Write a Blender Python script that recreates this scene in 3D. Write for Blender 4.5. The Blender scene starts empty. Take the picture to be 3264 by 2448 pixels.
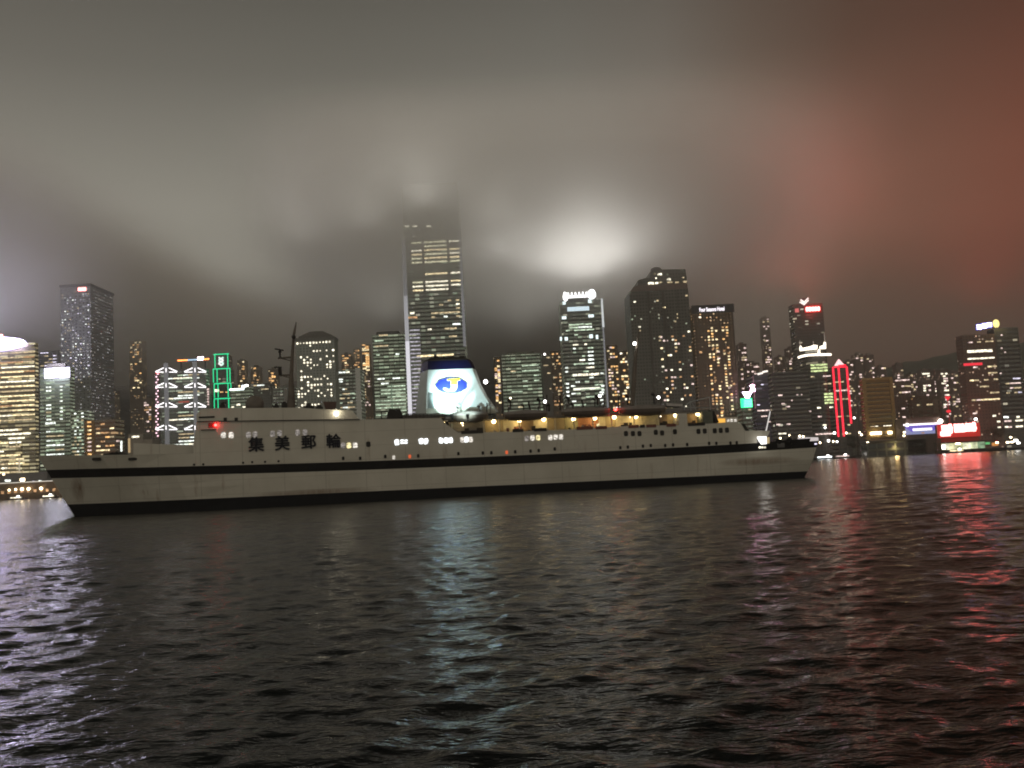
import bpy, bmesh, math, random
import numpy as np
from mathutils import Vector, Matrix

R = math.radians
scene = bpy.context.scene
col = scene.collection

# ---------------------------------------------------------------- camera
PW, PH = 3264.0, 2448.0
HFOV = R(56.0)
F = (PW / 2) / math.tan(HFOV / 2)
PITCH, ROLL, CAMZ = R(5.13), R(2.88), 4.3
CAM = Vector((0, 0, CAMZ))
fwd = Vector((0, math.cos(PITCH), math.sin(PITCH)))
r0 = Vector((1, 0, 0)); u0 = Vector((0, -math.sin(PITCH), math.cos(PITCH)))
right = math.cos(ROLL) * r0 - math.sin(ROLL) * u0
up = math.sin(ROLL) * r0 + math.cos(ROLL) * u0
cd = bpy.data.cameras.new("camera"); cam = bpy.data.objects.new("camera", cd); col.objects.link(cam)
cd.sensor_width = 36.0; cd.lens = 18.0 / math.tan(HFOV / 2); cd.clip_start = 0.5; cd.clip_end = 9000
m = Matrix((right, up, -fwd)).transposed().to_4x4(); m.translation = CAM
cam.matrix_world = m
scene.camera = cam

def ray(px, py):
    return fwd * F + right * (px - PW / 2) + up * (PH / 2 - py)
def P(px, py, Y):
    d = ray(px, py); return CAM + d * (Y / d.y)

# ---------------------------------------------------------------- world (night sky: low cloud glowing with the light of the city)
world = bpy.data.worlds.new("World"); scene.world = world; world.use_nodes = True
WN = world.node_tree; WN.nodes.clear()
def wnode(t, **k):
    n = WN.nodes.new(t)
    for a, v in k.items(): setattr(n, a, v)
    return n
tc = wnode('ShaderNodeTexCoord'); sx = wnode('ShaderNodeSeparateXYZ'); WN.links.new(tc.outputs['Generated'], sx.inputs[0])
elev = wnode('ShaderNodeValToRGB')
e = elev.color_ramp.elements
SKY = [(0.000, (0.0700, 0.0658, 0.0560)), (0.100, (0.1100, 0.1034, 0.0880)), (0.160, (0.1800, 0.1692, 0.1440)), (0.215, (0.2850, 0.2679, 0.2280)), (0.270, (0.2850, 0.2679, 0.2280)), (0.330, (0.2150, 0.2021, 0.1720)), (0.390, (0.1450, 0.1363, 0.1160)), (0.460, (0.1000, 0.0940, 0.0800)), (0.530, (0.0600, 0.0564, 0.0480)), (0.660, (0.0500, 0.0470, 0.0400)), (1.000, (0.0500, 0.0470, 0.0400))]
e[0].position, e[0].color = SKY[0][0], SKY[0][1] + (1,)
e[1].position, e[1].color = SKY[-1][0], SKY[-1][1] + (1,)
for p_, c_ in SKY[1:-1]:
    q = e.new(p_); q.color = c_ + (1,)
WN.links.new(sx.outputs[2], elev.inputs[0])
azim = wnode('ShaderNodeValToRGB')
e = azim.color_ramp.elements
AZ = [(0.0, (1.0, 1.0, 1.06)), (0.28, (1.02, 1.02, 1.02)), (0.42, (1.0, 1.01, 1.0)), (0.53, (1.10, 1.10, 1.10)), (0.58, (1.05, .98, .96)), (0.62, (.80, .62, .55)), (0.665, (.60, .33, .26)), (0.735, (.56, .19, .13)), (1.0, (.7, .34, .26))]
e[0].position, e[0].color = AZ[0][0], AZ[0][1] + (1,)
e[1].position, e[1].color = AZ[-1][0], AZ[-1][1] + (1,)
for p_, c_ in AZ[1:-1]:
    q = e.new(p_); q.color = c_ + (1,)
ma = wnode('ShaderNodeMath', operation='MULTIPLY_ADD'); ma.inputs[1].default_value = .5; ma.inputs[2].default_value = .5
WN.links.new(sx.outputs[0], ma.inputs[0]); WN.links.new(ma.outputs[0], azim.inputs[0])
mx = wnode('ShaderNodeMix', data_type='RGBA', blend_type='MULTIPLY'); mx.inputs[0].default_value = 1
WN.links.new(elev.outputs[0], mx.inputs[6]); WN.links.new(azim.outputs[0], mx.inputs[7])
# the side behind the camera is lit by the near shore's city
side_ = wnode('ShaderNodeMapRange'); side_.inputs[1].default_value = .15; side_.inputs[2].default_value = -.30; side_.inputs[3].default_value = 0.0; side_.inputs[4].default_value = 1.0
WN.links.new(sx.outputs[1], side_.inputs[0])
mx2 = wnode('ShaderNodeMix', data_type='RGBA'); mx2.inputs[7].default_value = (.335, .298, .240, 1)
WN.links.new(mx.outputs[2], mx2.inputs[6]); WN.links.new(side_.outputs[0], mx2.inputs[0])
bg = wnode('ShaderNodeBackground'); bg.inputs[1].default_value = 1.0
WN.links.new(mx2.outputs[2], bg.inputs[0])
wo = wnode('ShaderNodeOutputWorld'); WN.links.new(bg.outputs[0], wo.inputs[0])

scene.view_settings.view_transform = 'Standard'; scene.view_settings.look = 'None'
scene.view_settings.exposure = 0.0; scene.view_settings.gamma = 1.0; scene.view_settings.use_curve_mapping = False
cy = scene.cycles
cy.max_bounces = 6; cy.diffuse_bounces = 0; cy.glossy_bounces = 3; cy.transmission_bounces = 1
cy.volume_bounces = 3; cy.transparent_max_bounces = 8
cy.sample_clamp_indirect = 2.5; cy.sample_clamp_direct = 8.0
cy.use_denoising = True; cy.filter_width = 1.9; cy.use_adaptive_sampling = False
cy.volume_step_rate = 1.0; cy.volume_max_steps = 64
cy.caustics_reflective = False; cy.caustics_refractive = False

# ---------------------------------------------------------------- materials
class NT:
    """small helper round a node tree"""
    def __init__(s, mat): s.t = mat.node_tree; s.n = s.t.nodes; s.l = s.t.links
    def new(s, t, **k):
        n = s.n.new(t)
        for a, v in k.items(): setattr(n, a, v)
        return n
    def put(s, sock, v):
        if hasattr(v, 'is_linked') or isinstance(v, bpy.types.NodeSocket): s.l.new(v, sock)
        else: sock.default_value = v
    def math(s, op, a, b=None, c=None):
        n = s.new('ShaderNodeMath', operation=op); s.put(n.inputs[0], a)
        if b is not None: s.put(n.inputs[1], b)
        if c is not None: s.put(n.inputs[2], c)
        return n.outputs[0]
    def mix(s, f, a, b):
        n = s.new('ShaderNodeMix', data_type='RGBA'); s.put(n.inputs[0], f); s.put(n.inputs[6], a); s.put(n.inputs[7], b)
        return n.outputs[2]
    def noise(s, vec, scale, detail=3, rough=.55):
        n = s.new('ShaderNodeTexNoise'); n.inputs['Scale'].default_value = scale; n.inputs['Detail'].default_value = detail; n.inputs['Roughness'].default_value = rough
        if vec is not None: s.l.new(vec, n.inputs['Vector'])
        return n.outputs['Fac']
    def ramp(s, f, pts):
        n = s.new('ShaderNodeValToRGB'); s.l.new(f, n.inputs[0]); e = n.color_ramp.elements
        e[0].position, e[0].color = pts[0][0], tuple(pts[0][1]) + (1,)
        e[1].position, e[1].color = pts[-1][0], tuple(pts[-1][1]) + (1,)
        for p, c in pts[1:-1]:
            q = e.new(p); q.color = tuple(c) + (1,)
        return n.outputs[0]

def c4(c): return (c[0], c[1], c[2], 1.0)
_mats = {}
def mat(name, color, rough=.6, metal=0.0, var=.25, scale=.6):
    """painted / stone surface with uneven colour"""
    if name in _mats: return _mats[name]
    mt = bpy.data.materials.new(name); mt.use_nodes = True; g = NT(mt)
    b = g.n['Principled BSDF']
    tcn = g.new('ShaderNodeTexCoord')
    f = g.noise(tcn.outputs['Object'], scale, 5, .6)
    lo = tuple(v * (1 - var) for v in color); hi = tuple(min(1, v * (1 + var)) for v in color)
    g.l.new(g.ramp(f, [(.3, lo), (.7, hi)]), b.inputs['Base Color'])
    b.inputs['Roughness'].default_value = rough; b.inputs['Metallic'].default_value = metal
    if max(color) < .05: b.inputs['Specular IOR Level'].default_value = .2
    _mats[name] = mt; return mt

def lamp_mat(name, color, strength, sample=False):
    """glowing surface"""
    if name in _mats: return _mats[name]
    mt = bpy.data.materials.new(name); mt.use_nodes = True; g = NT(mt)
    b = g.n['Principled BSDF']; b.inputs['Base Color'].default_value = (.03, .03, .03, 1); b.inputs['Roughness'].default_value = .3
    b.inputs['Emission Color'].default_value = c4(color); b.inputs['Emission Strength'].default_value = strength
    mt.cycles.emission_sampling = 'AUTO' if sample else 'NONE'
    _mats[name] = mt; return mt

def room_mat(name, color, strength, scale=.35):
    """lit window: the room behind is unevenly bright"""
    if name in _mats: return _mats[name]
    mt = bpy.data.materials.new(name); mt.use_nodes = True; g = NT(mt)
    b = g.n['Principled BSDF']; b.inputs['Base Color'].default_value = (.03, .03, .03, 1); b.inputs['Roughness'].default_value = .2
    geo = g.new('ShaderNodeNewGeometry')
    v = g.new('ShaderNodeVectorMath', operation='MULTIPLY'); g.l.new(geo.outputs['Position'], v.inputs[0]); v.inputs[1].default_value = (scale, .01, scale * 1.7)
    f = g.noise(v.outputs[0], 1.0, 2, .6)
    st = g.math('MULTIPLY', g.math('POWER', g.math('MULTIPLY', f, 1.9), 2.2), strength)
    b.inputs['Emission Color'].default_value = c4(color); g.l.new(st, b.inputs['Emission Strength'])
    mt.cycles.emission_sampling = 'NONE'
    _mats[name] = mt; return mt

def facade(name, base, fh, bw, wz, wx, p_lit, ca, cb, strength, glow=0.12, rough=.45, seed=0.0):
    """facade with its grid of windows, some of them dimly lit behind blinds"""
    if name in _mats: return _mats[name]
    mt = bpy.data.materials.new(name); mt.use_nodes = True; g = NT(mt)
    b = g.n['Principled BSDF']
    tcn = g.new('ShaderNodeTexCoord'); s = g.new('ShaderNodeSeparateXYZ'); g.l.new(tcn.outputs['Object'], s.inputs[0])
    h = g.math('ADD', s.outputs[0], g.math('MULTIPLY', s.outputs[1], .93))
    zx = g.math('DIVIDE', h, bw); zz = g.math('DIVIDE', s.outputs[2], fh)
    fx = g.math('FRACT', zx); fz = g.math('FRACT', zz)
    ix = g.math('FLOOR', zx); iz = g.math('FLOOR', zz)
    inx = g.math('LESS_THAN', fx, wx); inz = g.math('LESS_THAN', fz, wz)
    win = g.math('MULTIPLY', inx, inz)
    cb_ = g.new('ShaderNodeCombineXYZ'); g.l.new(ix, cb_.inputs[0]); g.l.new(iz, cb_.inputs[1]); cb_.inputs[2].default_value = seed
    wn = g.new('ShaderNodeTexWhiteNoise', noise_dimensions='3D'); g.l.new(cb_.outputs[0], wn.inputs['Vector'])
    cr = g.new('ShaderNodeCombineXYZ'); g.l.new(g.math('MULTIPLY', h, .045), cr.inputs[0]); g.l.new(g.math('MULTIPLY', iz, .37), cr.inputs[1]); cr.inputs[2].default_value = seed + 3
    zone = g.noise(cr.outputs[0], 1.0, 2, .6)
    lit = g.math('LESS_THAN', wn.outputs['Value'], g.math('MULTIPLY', g.math('MULTIPLY', zone, 2.0), p_lit))
    sepc = g.new('ShaderNodeSeparateColor'); g.l.new(wn.outputs['Color'], sepc.inputs[0])
    br = g.math('MULTIPLY', g.math('POWER', sepc.outputs[1], 1.6), strength)
    lev = g.math('ADD', g.math('MULTIPLY', lit, br), glow * strength)
    em = g.math('MULTIPLY', win, lev)
    g.l.new(g.mix(sepc.outputs[2], c4(ca), c4(cb)), b.inputs['Emission Color'])
    g.l.new(em, b.inputs['Emission Strength'])
    dirt = g.noise(tcn.outputs['Object'], .05, 4, .6)
    wall = g.ramp(dirt, [(.3, tuple(v * .75 for v in base)), (.7, tuple(v * 1.2 for v in base))])
    g.l.new(g.mix(win, wall, (.02, .022, .025, 1)), b.inputs['Base Color'])
    g.l.new(g.math('SUBTRACT', rough + .25, g.math('MULTIPLY', win, .45)), b.inputs['Roughness'])
    mt.cycles.emission_sampling = 'NONE'
    _mats[name] = mt; return mt

# window / lamp colours
W_WARM = room_mat('window warm', (1, .80, .45), 1.7)
W_WARM_DIM = room_mat('window warm dim', (1, .78, .45), .75)
W_CREAM = room_mat('window cream', (1, .92, .70), 2.0)
W_WHITE = room_mat('window white', (.93, 1, .92), 1.9)
W_GREEN = room_mat('window greenish', (.80, 1, .72), .85)
W_AMBER = room_mat('window amber', (1, .55, .20), 1.5)
W_AMBER_DIM = room_mat('window amber dim', (1, .55, .25), .7)
W_PINK = room_mat('window pinkish', (1, .75, .68), 1.2)
W_LILAC = room_mat('lamp lilac', (.86, .80, 1), 1.5)
L_WHITE = lamp_mat('lamp white', (1, .97, .9), 9)
L_COOL = lamp_mat('lamp cool', (.85, .95, 1), 5)
L_WARM = lamp_mat('lamp warm', (1, .80, .5), 9)
L_GREEN = lamp_mat('neon green', (.01, .75, .30), 1.5)
L_REDLINE = lamp_mat('neon red', (1, .02, .05), 1.8)
L_PINK = lamp_mat('lamp pink', (1, .62, .72), 2.6)
L_REDSIGN = lamp_mat('sign red hot', (6.5, 2.0, 1.85), 1.0)
L_REDHALO = lamp_mat('sign red halo', (1, .025, .02), .4)
L_VIOLET = lamp_mat('sign violet white', (52, 45, 76), 1.0)
L_VIOLET_S = lamp_mat('sign violet white small', (18, 16.5, 24), 1.0)

# ---------------------------------------------------------------- mesh builder
class MB:
    def __init__(s): s.bm = bmesh.new(); s.mi = 0
    def _f(s, vs):
        try:
            f = s.bm.faces.new(vs); f.material_index = s.mi; return f
        except ValueError: return None
    def box(s, x0, x1, y0, y1, z0, z1):
        v = [s.bm.verts.new((x, y, z)) for z in (z0, z1) for y in (y0, y1) for x in (x0, x1)]
        for q in ((0, 2, 3, 1), (4, 5, 7, 6), (0, 1, 5, 4), (2, 6, 7, 3), (0, 4, 6, 2), (1, 3, 7, 5)): s._f([v[i] for i in q])
        return s
    def prism(s, poly, y0, y1, axis='y'):
        """closed outline (x, z) run from y0 to y1; axis 'z': outline (x, y) run in z"""
        def pt(a, b, c): return (a, c, b) if axis == 'y' else (a, b, c)
        A = [s.bm.verts.new(pt(a, b, y0)) for a, b in poly]; B = [s.bm.verts.new(pt(a, b, y1)) for a, b in poly]
        s._f(A); s._f(B[::-1])
        for i in range(len(A)):
            j = (i + 1) % len(A); s._f([A[i], B[i], B[j], A[j]])
        return s
    def loft(s, rings, cap=True, closed=True):
        vr = [[s.bm.verts.new(p) for p in r] for r in rings]
        n = len(vr[0])
        for a, b in zip(vr[:-1], vr[1:]):
            for i in range(n if closed else n - 1):
                j = (i + 1) % n; s._f([a[i], a[j], b[j], b[i]])
        if cap: s._f(vr[0][::-1]); s._f(vr[-1])
        return s
    def tube(s, p, q, r, r2=None, n=8):
        p, q = Vector(p), Vector(q); d = (q - p).normalized()
        a = d.orthogonal().normalized(); b = d.cross(a); r2 = r if r2 is None else r2
        ring = lambda c, rr: [c + a * math.cos(t) * rr + b * math.sin(t) * rr for t in (2 * math.pi * i / n for i in range(n))]
        return s.loft([ring(p, r), ring(q, r2)])
    def path(s, pts, r, n=6):
        for a, b in zip(pts[:-1], pts[1:]): s.tube(a, b, r, n=n)
        return s
    def ball(s, c, r, sx=1, sy=1, sz=1, nu=10, nv=7, half=False):
        c = Vector(c); rings = []
        v0 = 0 if half else -math.pi / 2
        for k in range(nv + 1):
            t = v0 + (math.pi / 2 - v0) * k / nv
            rr = max(math.cos(t), 1e-3)
            rings.append([c + Vector((math.cos(2 * math.pi * i / nu) * rr * r * sx, math.sin(2 * math.pi * i / nu) * rr * r * sy, math.sin(t) * r * sz)) for i in range(nu)])
        return s.loft(rings)
    def build(s, name, mats, parent=None, smooth=False, loc=None):
        bmesh.ops.recalc_face_normals(s.bm, faces=s.bm.faces)
        me = bpy.data.meshes.new(name); s.bm.to_mesh(me); s.bm.free()
        for m_ in (mats if isinstance(mats, (list, tuple)) else [mats]): me.materials.append(m_)
        if smooth:
            for p_ in me.polygons: p_.use_smooth = True
        o = bpy.data.objects.new(name, me); col.objects.link(o)
        if parent is not None: o.parent = parent
        if loc is not None: o.location = loc
        return o

def tag(o, label=None, cat=None, group=None, kind=None):
    if label: o['label'] = label
    if cat: o['category'] = cat
    if group: o['group'] = group
    if kind: o['kind'] = kind
    return o
def empty(name, loc=(0, 0, 0), label=None, cat=None, group=None):
    o = bpy.data.objects.new(name, None); col.objects.link(o); o.location = loc; o.empty_display_size = 1
    return tag(o, label, cat, group)

def lettering(name, text, height, mt, parent, loc, bold=0.0, depth=.1, center=True, name_obj='lettering', shift=0.0):
    cu = bpy.data.curves.new(name, 'FONT'); cu.body = text; cu.size = height; cu.extrude = depth; cu.offset = bold
    cu.align_x = 'CENTER' if center else 'LEFT'; cu.align_y = 'CENTER'
    tmp = bpy.data.objects.new(name, cu); col.objects.link(tmp)
    dg = bpy.context.evaluated_depsgraph_get()
    me = bpy.data.meshes.new_from_object(tmp.evaluated_get(dg)); bpy.data.objects.remove(tmp)
    if shift:
        bm = bmesh.new()
        for k_, (dx, dy) in enumerate(((0, 0), (shift, 0), (-shift, 0), (0, shift * .8), (0, -shift * .8))):
            t_ = me.copy(); t_.transform(Matrix.Translation((dx * height, dy * height, .004 * k_))); bm.from_mesh(t_); bpy.data.meshes.remove(t_)
        bm.to_mesh(me); bm.free()
    me.materials.clear(); me.materials.append(mt); me.name = name
    o = bpy.data.objects.new(name_obj, me); col.objects.link(o); o.parent = parent
    o.location = loc; o.rotation_euler = (R(90), 0, 0)
    return o

def point_lamp(name, loc, color, power, radius=.3, parent=None, spot=None, aim=None, blend=.5):
    ld = bpy.data.lights.new(name, 'SPOT' if spot else 'POINT'); ld.color = color; ld.energy = power; ld.shadow_soft_size = radius
    if spot: ld.spot_size = spot; ld.spot_blend = blend
    o = bpy.data.objects.new(name, ld); col.objects.link(o); o.location = loc
    if aim is not None: o.rotation_euler = (Vector(aim) - Vector(loc)).to_track_quat('-Z', 'Y').to_euler()
    if parent is not None: o.parent = parent
    return o

rng = random.Random(11)

# ================================================================ SETTING
# ---- water
def build_water():
    na, nr = 900, 1450
    ang = np.radians(np.linspace(-50, 50, na)); rad = 4.0 * (4200 / 4.0) ** np.linspace(0, 1, nr)
    A, Rr = np.meshgrid(ang, rad); X = np.sin(A) * Rr; Y = np.cos(A) * Rr - 2.0
    spacing = Rr * (math.log(4200 / 4.0) / nr)
    Z = np.zeros_like(X); g = np.random.default_rng(5)
    for i in range(100):
        lam = 0.40 * (9 / .40) ** g.random()
        th = R(-90 + 12) + g.normal(0, R(34))
        k = 2 * math.pi / lam
        slope = .026 if lam < 1.4 else .026 * (1.4 / lam) ** .9
        amp = slope / k * (.6 + .8 * g.random())
        ph = g.random() * 2 * math.pi
        w = np.clip((lam / spacing - 2.0) / 2.0, 0, 1)
        wob = .35 * np.sin(X * .11 * (1 + .3 * math.sin(i)) + Y * .07 + i)
        Z += w * amp * np.sin(k * (math.cos(th) * X + math.sin(th) * Y) + ph + wob)
    co = np.stack([X, Y, Z], -1).reshape(-1, 3).astype(np.float32)
    idx = np.arange(na * nr).reshape(nr, na)
    q = np.stack([idx[:-1, :-1], idx[:-1, 1:], idx[1:, 1:], idx[1:, :-1]], -1).reshape(-1, 4)[:, ::-1]
    me = bpy.data.meshes.new('water'); me.vertices.add(len(co)); me.vertices.foreach_set('co', co.ravel())
    me.loops.add(q.size); me.loops.foreach_set('vertex_index', q.ravel().astype(np.int32))
    me.polygons.add(len(q)); me.polygons.foreach_set('loop_start', np.arange(0, q.size, 4, dtype=np.int32))
    me.polygons.foreach_set('use_smooth', np.ones(len(q), dtype=bool))
    me.update(); me.validate()
    mt = bpy.data.materials.new('harbour water'); mt.use_nodes = True; n = NT(mt); b = n.n['Principled BSDF']
    b.inputs['Base Color'].default_value = (.006, .008, .008, 1); b.inputs['Roughness'].default_value = .13; b.inputs['IOR'].default_value = 1.205
    tcn = n.new('ShaderNodeTexCoord')
    mp = n.new('ShaderNodeMapping'); mp.inputs['Scale'].default_value = (.75, 1.6, 1); mp.inputs['Rotation'].default_value = (0, 0, R(-10)); n.l.new(tcn.outputs['Object'], mp.inputs[0])
    f1 = n.noise(mp.outputs[0], .55, 4, .6); f2 = n.noise(mp.outputs[0], 2.6, 3, .6)
    hsum = n.math('ADD', n.math('MULTIPLY', f1, .55), n.math('MULTIPLY', f2, .17))
    bp = n.new('ShaderNodeBump'); bp.inputs['Strength'].default_value = 1.0; bp.inputs['Distance'].default_value = .29
    n.l.new(hsum, bp.inputs['Height']); n.l.new(bp.outputs[0], b.inputs['Normal'])
    me.materials.append(mt)
    o = bpy.data.objects.new('water', me); col.objects.link(o); o['kind'] = 'structure'
build_water()

# ---- quay and flat city ground
QUAY = 2.6
SHORE = 990.0
g_ = MB().box(-2600, 2600, SHORE, 2750, -1.6, QUAY)
tag(g_.build('quay_ground', mat('quay concrete', (.16, .15, .14), .9)), kind='structure')

# ---- hills
def hill_h(x, y):
    t = min(1, max(0, (y - 1330) / 800)); t = t * t * (3 - 2 * t)
    ridge = 205 + 30 * math.sin(x * .0016 + 3.0) + 26 * math.sin(x * .0053 + 2) + 16 * math.sin(x * .013 + y * .006)
    return t * ridge + 9 * t * math.sin(x * .021 + y * .017)
def build_hills():
    bm = bmesh.new(); nx, ny = 120, 40; rows = []
    for j in range(ny + 1):
        y = 1320 + 1280 * j / ny
        rows.append([bm.verts.new((x, y, QUAY - .6 + hill_h(x, y) + (0 if j == 0 else rng.uniform(-3, 3)))) for x in (-2550 + 5100 * i / nx for i in range(nx + 1))])
    for a, b in zip(rows[:-1], rows[1:]):
        for i in range(nx): bm.faces.new((a[i], a[i + 1], b[i + 1], b[i]))
    me = bpy.data.meshes.new('hills'); bm.to_mesh(me); bm.free()
    for p_ in me.polygons: p_.use_smooth = True
    me.materials.append(mat('wooded hillside', (.045, .055, .035), .95, var=.5, scale=.04))
    o = bpy.data.objects.new('hills', me); col.objects.link(o); o['kind'] = 'structure'
build_hills()

# ================================================================ SHIP
SA, SB = Vector((-78.0, 169.0, 0)), Vector((58.0, 190.0, 0))
ex = (SB - SA).normalized(); ey = Vector((-ex.y, ex.x, 0)); ez = Vector((0, 0, 1))
SM = Matrix((ex, ey, ez)).transposed().to_4x4(); SM.translation = SA
SMI = SM.inverted()
def SU(px, py, v=0.0):
    """where the line of sight through a pixel meets the ship's lengthwise plane v metres inboard of the near side: (along, height)"""
    o = SMI @ CAM; d = SMI.to_3x3() @ ray(px, py)
    t = (v - o.y) / d.y; q = o + d * t
    return q.x, q.z
def SP(px, py, v=0.0):
    u, z = SU(px, py, v); return Vector((u, v, z))

ship = empty('cruise_ship', label='long white cruise ship with black hull stripe and floodlit white funnel, crossing the harbour', cat='ship')
ship.matrix_world = SM
SHIPWHITE = bpy.data.materials.new('ship white paint'); SHIPWHITE.use_nodes = True
_g = NT(SHIPWHITE); _b = _g.n['Principled BSDF']; _tc = _g.new('ShaderNodeTexCoord')
_mp = _g.new('ShaderNodeMapping'); _mp.inputs['Scale'].default_value = (1.1, 1, .10); _g.l.new(_tc.outputs['Object'], _mp.inputs[0])
_streak = _g.ramp(_g.noise(_mp.outputs[0], .8, 5, .65), [(.60, (0, 0, 0)), (.78, (1, 1, 1))])
_patch = _g.ramp(_g.noise(_tc.outputs['Object'], .16, 5, .6), [(.3, (.53, .51, .44)), (.7, (.64, .62, .545))])
_sx = _g.new('ShaderNodeSeparateXYZ'); _g.l.new(_tc.outputs['Object'], _sx.inputs[0])
def _spot(u, z, ru, rz):
    du = _g.math('DIVIDE', _g.math('SUBTRACT', _sx.outputs[0], u), ru); dz = _g.math('DIVIDE', _g.math('SUBTRACT', _sx.outputs[2], z), rz)
    r2 = _g.math('ADD', _g.math('MULTIPLY', du, du), _g.math('MULTIPLY', dz, dz))
    return _g.math('MAXIMUM', _g.math('SUBTRACT', 1.0, r2), 0.0)
_ru, _rz = SU(250, 1560, 7)
_rust = _g.math('MULTIPLY', _g.math('ADD', _spot(_ru, _rz, 1.5, 2.6), _g.math('ADD', _spot(SU(2420, 1470)[0], SU(2420, 1470)[1], 9, .9), _spot(SU(1000, 1570)[0], SU(1000, 1570)[1], 12, .7))), _g.noise(_mp.outputs[0], 1.6, 4, .7))
_seam = _g.math('LESS_THAN', _g.math('FRACT', _g.math('DIVIDE', _sx.outputs[0], 7.3)), .018)
_seam2 = _g.math('LESS_THAN', _g.math('FRACT', _g.math('DIVIDE', _sx.outputs[2], 2.55)), .03)
_lines = _g.math('MULTIPLY', _g.math('MAXIMUM', _seam, _seam2), .34)
_col = _g.mix(_lines, _patch, (.2, .18, .15, 1))
_col = _g.mix(_g.math('MULTIPLY', _streak, .62), _col, (.22, .13, .07, 1))
_g.l.new(_g.mix(_g.math('MULTIPLY', _rust, 1.1), _col, (.14, .06, .02, 1)), _b.inputs['Base Color'])
_b.inputs['Roughness'].default_value = .5
BLACK = mat('ship black paint', (.008, .008, .009), .8)
BOOT = mat('ship boot topping', (.007, .008, .011), .8)
DARK = mat('dark gear', (.03, .028, .026), .6)
GREY = mat('grey steel', (.22, .21, .20), .55)
DECK = mat('ship deck', (.16, .13, .10), .8)
GLASSD = mat('dark window glass', (.015, .014, .014), .12, var=.1)
CREAMP = mat('cream painted bulkhead', (.62, .55, .36), .55)
REDOX = mat('red oxide', (.16, .05, .035), .6)
BLUEP = mat('funnel blue', (.002, .004, .034), .4, var=.15)
EMBLUE = mat('emblem blue', (.006, .018, .22), .45, var=.08)
YELLOW = mat('emblem yellow', (.62, .52, .03), .45, var=.06)
FUNWHITE = mat('funnel white', (.66, .74, .74), .5, var=.06)

VC = 9.2
def z_sb(u): return 6.9 - .0308 * u + .000167 * u * u
def z_st(u): return z_sb(u) + 1.58
u_f = SU(616, 1446)[0]
bowtip = SU(118, 1450, VC); bowwl = SU(238, 1648, VC)
sterntip = SU(2612, 1406, .5); sternwl = SU(2569, 1519, .9)
def z_boot(u): return 2.15 - .0065 * u
topfore = [(bowtip[0], bowtip[1]), SU(300, 1449.5, 1.0), SU(425, 1448, .3), SU(616, 1446)]
def z_top(u):
    if u < u_f + 6.0:
        for (a, za), (b, zb) in zip(topfore[:-1], topfore[1:]):
            if u <= b: return za + (zb - za) * (u - a) / (b - a)
        return topfore[-1][1]
    ua = SU(2413, 1418)[0]
    return z_st(u) + .03 if u < ua else z_st(u) + .03 + min(1, (u - ua) / 8) * .25
def stem(z):
    t = z / bowtip[1]; return bowwl[0] + (bowtip[0] - bowwl[0]) * max(-.2, t) ** 1.0 if t >= 0 else bowwl[0] + .6
def sternx(z):
    t = max(0, z) / sterntip[1]; return sternwl[0] + (sterntip[0] - sternwl[0]) * t ** .8
def build_hull():
    bm = bmesh.new()
    us = [0, .012, .03, .055, .085, .12, .16]
    t_f = (u_f - stem(9)) / (sternx(7) - stem(9)) + .045
    ts = [t for t in us if t < t_f - .005] + [t_f - .0004, t_f + .0004] + [t_f + (1 - t_f) * k / 26 for k in range(1, 27)]
    rings = []
    for t in ts:
        row = []
        um = stem(8) + (sternx(8) - stem(8)) * t
        um = min(um, u_f + 5.9) if t < t_f else max(um, u_f + 6.1)
        levels = [-1.2, 0.0, z_boot(um), (z_boot(um) + z_sb(um)) / 2, z_sb(um), z_st(um), z_top(um)]
        for z in levels:
            s0, s1 = stem(z), sternx(z); u = s0 + (s1 - s0) * t
            d = u - s0; Le = 36 - 1.1 * max(0, z)
            hb = VC * (1 - (1 - min(1, max(0, d) / Le)) ** 2.3)
            da = s1 - u
            hb *= .88 + .12 * min(1, da / 14)
            if z < 2: hb *= min(1, .94 + .06 * min(1, da / 20))
            row.append((u, max(.06, hb), z))
        rings.append([(u, VC - h, z) for u, h, z in row] + [(u, VC + h, z) for u, h, z in row[::-1]])
    nl = 7
    vr = [[bm.verts.new(p) for p in r] for r in rings]; n = 2 * nl
    mi = {0: 1, 1: 1, 2: 0, 3: 0, 4: 2, 5: 0}
    for k, (a, b) in enumerate(zip(vr[:-1], vr[1:])):
        for i in range(n):
            j = (i + 1) % n
            f = bm.faces.new((a[i], a[j], b[j], b[i]))
            if i < nl - 1: f.material_index = mi[i]
            elif i == nl - 1: f.material_index = 3
            elif i < n - 1: f.material_index = mi[n - 2 - i]
            if i in (5, 7) and k >= len(vr) - 5: f.material_index = 2
    f = bm.faces.new(vr[0][::-1]); f = bm.faces.new(vr[-1]); f.material_index = 2
    bmesh.ops.recalc_face_normals(bm, faces=bm.faces)
    me = bpy.data.meshes.new('hull'); bm.to_mesh(me); bm.free()
    for m_ in (SHIPWHITE, BOOT, BLACK, DECK): me.materials.append(m_)
    o = bpy.data.objects.new('hull', me); col.objects.link(o); o.parent = ship
build_hull()

def px_poly(pts, v=0.0): return [SU(x, y, v) for x, y in pts]
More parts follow.
